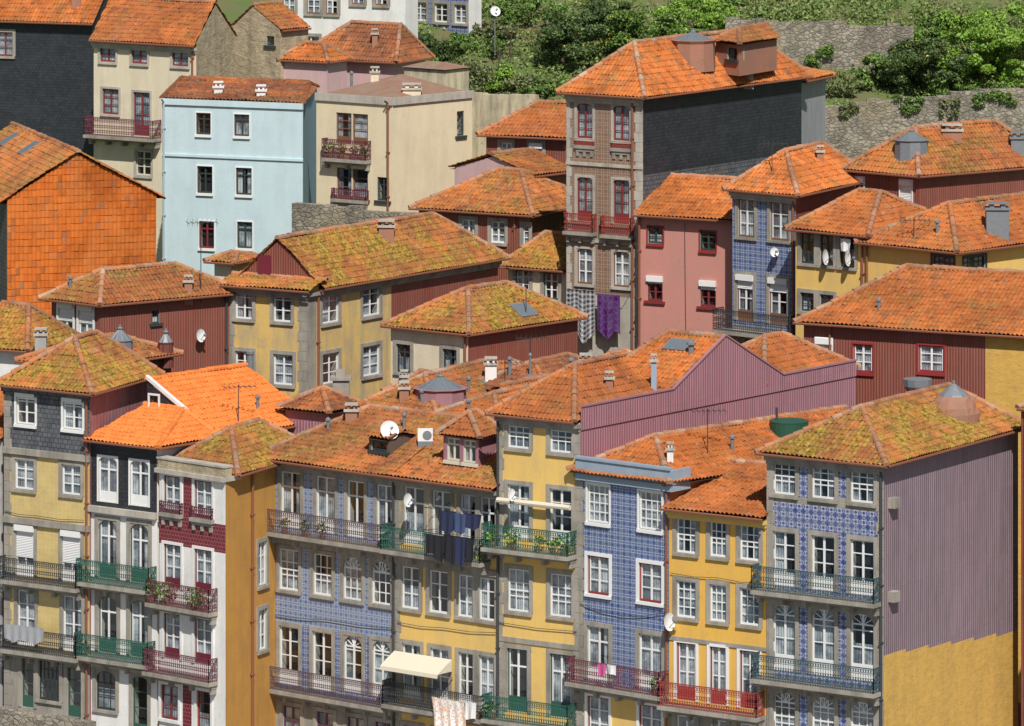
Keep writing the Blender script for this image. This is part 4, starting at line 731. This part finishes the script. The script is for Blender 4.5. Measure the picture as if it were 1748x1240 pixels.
f=F7.F; cloth('garment','pink and white cloth over balcony of narrow blue tiled house',f,1040,1054,1130,1150,.7,'cloth_pink'); cloth('garment','white cloth beside pink one on narrow blue balcony',f,1055,1070,1132,1148,.7,'cloth_white')
f=F1.F; cloth('towel','blue grey towels over lower balcony of pale yellow tiled house',f,22,90,1066,1092,.6,'cloth_grey','towel',amp=.02)
f=Y1.F; cloth('towel','white towel hanging on far right of dark green windows',f,1440,1458,408,430,.25,'cloth_white','towel')
# foliage
def leafmesh(name,blobs,size,mat,origin,parent=None,extra=None,fr=.008):
    V=[]
    for c,r,n in blobs:
        d=np.random.normal(size=(n,3)); d/=np.linalg.norm(d,axis=1)[:,None]; q=np.array(c)+d*(np.random.rand(n,1)**.33)*np.array(r)
        a=np.random.normal(size=(n,3)); a/=np.linalg.norm(a,axis=1)[:,None]; b=np.cross(a,np.random.normal(size=(n,3))); b/=np.linalg.norm(b,axis=1)[:,None]
        s=size*np.random.uniform(.6,1.4,(n,1)); V.append(np.stack([q-a*s,q+b*s*.55,q+a*s,q-b*s*.55],1).reshape(-1,3))
    V=np.concatenate(V)-np.array(origin); n=len(V)//4
    me=bpy.data.meshes.new(name); me.from_pydata(V.tolist(),[],np.arange(n*4).reshape(-1,4).tolist()); me.materials.append(MATS[mat])
    if extra:
        me.materials.append(MATS[extra]); me.polygons.foreach_set('material_index',(np.random.rand(n)<fr).astype(int))
    ob=bpy.data.objects.new(name,me); COL.objects.link(ob)
    if parent: ob.parent=parent
    else: ob.location=origin
    return ob
def plant(bal,t,label,s=.3,mat='leaf_mid',flower=None,group='potted plants on the balconies'):
    f,u0,u1,zf,dep=bal; p=f.pt(u0+(u1-u0)*t,zf+.01,dep-.2); e=empty('potted_plant',p,label,'potted plant',group)
    m=MB(); m.lathe(p,[(.001,0),(.1,0),(.14,.22),(.15,.24),(.12,.24),(.001,.2)],'terracotta',10); m.build('pot',e)
    leafmesh('foliage',[(p+Vector((random.uniform(-.1,.1),random.uniform(-.1,.1),.35+s*.5)),(s,s*.8,s),int(300*s))],.07,mat,p,e,flower,.05)
B=[(B3,'maroon balcony of white house',[.05,.3,.7,.85],.5,'leaf_mid'),(B4,'top balcony of wide blue house',[.05,.12,.3,.45,.58],.3,'leaf_mid'),(B6,'upper green balcony of tallest yellow house',[.08,.35,.62,.8,.92],.33,'leaf_bright'),(B6b,'lower green balcony of tallest yellow house',[.1],.3,'leaf_mid'),(B7,'balcony of narrow blue house',[.93],.3,'leaf_dark'),(B2b,'flower balcony of cream corner house',[.15,.4,.65,.88],.28,'leaf_mid')]
OD=['first','second','third','fourth','fifth']
for bal,t,ps,s,mm in B:
    for i,q in enumerate(ps): plant(bal,q,'leafy potted plant, %s from left on %s'%(OD[i],t) if len(ps)>1 else 'single potted plant on '+t,s*random.uniform(.7,1.15),mm,'flower_red' if bal in(B4,B2b,B7) else None)
def shrub(px,py,wpx,hpx,mat,label,name='shrub',cat='shrub',fruit=None,trunk=.25,n=8500,size=.095):
    p=ground_at(px,py); sc=p.y/F; w=wpx*sc/2; h=hpx*sc; e=empty(name,p,label,cat,None); n=int(n*min(1.6,max(.3,wpx*hpx/9000.)))
    m=MB(); hb=h*trunk
    m.tube(p-Vector((0,0,.4)),p+Vector((0,0,hb+.2)),.05*h**.5+.04,'bark',7,.04*h**.5)
    for k in range(6):
        a=k*1.05+random.random(); q=p+Vector((math.cos(a)*w*.6,math.sin(a)*w*.6,h*random.uniform(.5,.85))); m.tube(p+Vector((0,0,hb*.8)),q,.045,'bark',5,.015)
    m.build('trunk',e); bl=[]; K=34
    for k in range(K):
        a=random.random()*6.283; rr=w*math.sqrt(random.random())*1.05; zz=hb*.6+(h-hb*.6)*random.uniform(.05,.95)*(1-.35*min(1,rr/w)**2)
        s=min(w,h)*random.uniform(.12,.34); bl.append((p+Vector((math.cos(a)*rr,math.sin(a)*rr,zz)),(s*1.15,s,s*random.uniform(.5,.9)),n//K))
    leafmesh('crown',bl,size,mat,p,e,fruit)
SH=[(905,35,120,40,'leaf_mid','rounded green shrub at top left of the garden',None),(960,110,115,95,'leaf_dark','dark citrus tree with yellow fruit in the garden','fruit_yellow'),(1040,60,100,65,'leaf_dark','dark leafy tree at top centre of the garden',None),(1105,104,125,100,'leaf_mid','broad green tree above the tower roof','fruit_yellow'),(1185,52,130,55,'leaf_bright','bright green shrub near the upper stone wall',None),(1215,12,110,34,'leaf_mid','small shrub at top edge beside the wall',None),(880,155,90,30,'leaf_olive','olive tinted bush above the stained wall',None),(735,170,100,70,'leaf_bright','light green bush behind the low brown roof',None),(790,160,110,60,'leaf_olive','olive bush filling the slope behind cream house',None),(845,150,90,40,'leaf_bright','green bush left of the stained garden wall',None),(800,95,110,38,'leaf_mid','green shrub below the blue tiled house',None),(735,100,90,48,'leaf_dark','dark shrub beside the dull red hipped roof',None),(930,160,90,30,'leaf_mid','low green bush left of tower roof',None),(1030,140,100,30,'leaf_olive','olive undergrowth between citrus trees and tower roof',None),
(1500,150,90,60,'leaf_mid','grey green shrub in front of upper stone wall',None),(1578,156,130,98,'leaf_dark','dark citrus tree between the two stone walls','fruit_yellow'),(1672,138,160,120,'leaf_bright','large bright green bush at right of the walls',None),(1745,146,130,130,'leaf_bright','big bright bush at the right edge',None),(1705,58,200,50,'leaf_bright','sunlit hedge clump at top right',None),(1610,62,120,36,'leaf_mid','green hedge clump left of the sunlit hedge',None),(1435,158,90,30,'leaf_olive','olive bush behind the lower stone wall',None),(1640,164,110,32,'leaf_mid','low shrub along top of lower stone wall',None),(845,60,80,30,'leaf_olive','thin olive tree beside the white dish',None),(1535,90,80,46,'leaf_bright','green bush in front of the upper stone wall middle',None),(1470,100,60,32,'leaf_mid','small bush low against the upper stone wall',None)]
for px,py,w,h,mm,t,fr in SH: shrub(px,py,w,h,mm,t,'fruit_tree' if fr else 'shrub','tree' if fr else 'shrub',fr,.3 if fr else .08)
def creeper(px,py,Y,w,h,mat,label):
    p=P(px,py,Y); sc=Y/F; e=[]
    for k in range(7): e.append((p+Vector((random.uniform(-.5,.5)*w*sc,-.08,random.uniform(-.5,.5)*h*sc)),(w*sc*.2,.14,h*sc*.22),int(w*h/16)))
    tag(leafmesh('wall_creeper',e,.08,mat,p),label,'creeper')
for px,py,w,h,mm,t in [(1450,185,40,22,'leaf_olive','olive creeper at left end of lower stone wall'),(1545,178,50,26,'leaf_mid','green creeper on middle of lower stone wall'),(1620,182,30,30,'leaf_olive','small creeper right of middle on lower wall'),(1700,165,60,26,'leaf_mid','creeper hanging over right end of lower wall')]: creeper(px,py,310.9,w,h,mm,t)
creeper(1300,85,325.8,50,24,'leaf_olive','olive creeper on left part of upper stone wall'); creeper(1400,95,325.8,50,30,'leaf_mid','green creeper at foot of the upper stone wall')
bl=[]
for k in range(1100):
    px=random.uniform(680,1790); py=random.uniform(-40,210) if px<1240 or px>1400 else random.uniform(-40,70); p=ground_at(px,py); bl.append((p+Vector((0,0,.08)),(1.,1.,.18),55))
tag(leafmesh('garden_grass',bl,.10,'grass_blade',(0,320,18)),'rough grass and weeds covering the garden slope','grass',None,'stuff')
for i,(px,py) in enumerate([(870,105),(915,100),(850,135)]):
    p=ground_at(px,py); e=empty('bare_tree',p,['thin bare tree left of the dark citrus','thin bare tree right beside the first bare one','thin bare tree behind the stained garden wall'][i],'tree'); m=MB(); m.tube(p,p+Vector((.1,0,1.6)),.05,'bark',6,.03); m.build('trunk',e); m=MB()
    for k in range(14): a=random.random()*6.3; q=p+Vector((.1,0,random.uniform(.9,1.6))); m.tube(q,q+Vector((math.cos(a)*.7,math.sin(a)*.7,random.uniform(.2,1.))),.018,'bark',4,.006)
    m.build('branches',e)
def gwall(name,label,a,b,Y,y2,mat,th=.5,climb=True):
    p=P(a[0],a[1],Y); q=P(b[0],b[1],Y) if climb else Pz(b[0],b[1],p.z); f=Face(p,q); zb=CZ-(y2-HY)*Y/F; m=MB(); n=int(f.L/.8)+1
    for i in range(n):
        ua,ub=f.L*i/n,f.L*(i+1)/n; dz=random.uniform(-.15,.08); f.box(m,ua,ub-.003,zb,p.z+(q.z-p.z)*(i+.5)/n+dz,-th,random.uniform(0,.012),mat)
    tag(m.build(name,loc=f.pt(f.L/2,zb,0)),label,'wall')
gwall('stone_wall','upper grey rubble retaining wall in the garden',(1238,32),(1560,44),326.,170,'grey_rubble'); gwall('stone_wall','lower grey rubble wall climbing to the right edge',(1408,178),(1790,146),311.,330,'grey_rubble')
gwall('stone_wall','rubble terrace wall under cream corner house',(498,348),(712,362),281.5,470,'grey_rubble',climb=False); gwall('concrete_wall','stained cream garden wall beside cream corner house',(806,158),(914,165),288.,330,'stained_cream',.3,False); gwall('stone_wall','low stone wall in the bottom left corner',(-60,1206),(152,1234),234.,1400,'grey_rubble',climb=False)
# ---------------------------------------------------------------- ground, water
xs=np.linspace(-160,160,81); ys=np.concatenate([np.linspace(228,420,97),np.linspace(430,620,10)])
V=[(x,y,tz(y)-.15+(.25*math.sin(x*.35+y*.2)+.15*math.sin(x*.9-y*.5))*min(1,max(0,(y-245)/15))) for y in ys for x in xs]; n=len(xs)
fc=[(j*n+i,j*n+i+1,(j+1)*n+i+1,(j+1)*n+i) for j in range(len(ys)-1) for i in range(n-1)]
me=bpy.data.meshes.new('hill'); me.from_pydata(V,[],fc); me.materials.append(MATS['earth']); o=bpy.data.objects.new('hillside',me); COL.objects.link(o); tag(o,'hillside under the houses','ground',None,'structure')
m=MB(); m.box(Vector((-160,205,-4)),Vector((320,0,0)),Vector((0,36,0)),Vector((0,0,4)),'paving'); tag(m.build('quay'),'paved quay','ground',None,'structure')
m=MB(); m.face([(-2500,-900,-3),(2500,-900,-3),(2500,205.2,-3),(-2500,205.2,-3)],'river_water'); tag(m.build('river'),'river','water',None,'structure')
# ---------------------------------------------------------------- light, camera
sc=bpy.context.scene; w=bpy.data.worlds.new('World'); sc.world=w; w.use_nodes=True; nt=w.node_tree; EL,AZ=math.radians(49),math.radians(172)
sk=nt.nodes.new('ShaderNodeTexSky'); sk.sky_type='NISHITA'; sk.sun_disc=False; sk.sun_elevation=EL; sk.sun_rotation=AZ; bg=nt.nodes['Background']; nt.links.new(sk.outputs[0],bg.inputs[0]); bg.inputs[1].default_value=.065
v=Vector((math.sin(AZ)*math.cos(EL),math.cos(AZ)*math.cos(EL),math.sin(EL))); sd=bpy.data.lights.new('sun','SUN'); sd.energy=5.0; sd.angle=math.radians(.5); sd.color=(1,.96,.90); so=bpy.data.objects.new('sun',sd); COL.objects.link(so); so.rotation_euler=v.to_track_quat('Z','Y').to_euler(); so.location=(0,100,120)
cam=bpy.data.cameras.new('camera'); cam.sensor_width=36; cam.lens=F/1748*36; cam.shift_y=-(620-HY)/1748; cam.clip_end=3000; co=bpy.data.objects.new('camera',cam); COL.objects.link(co); co.location=(0,0,CZ); co.rotation_euler=(math.pi/2,0,0); sc.camera=co
sc.view_settings.view_transform='Standard'; sc.view_settings.look='None'; sc.view_settings.exposure=0
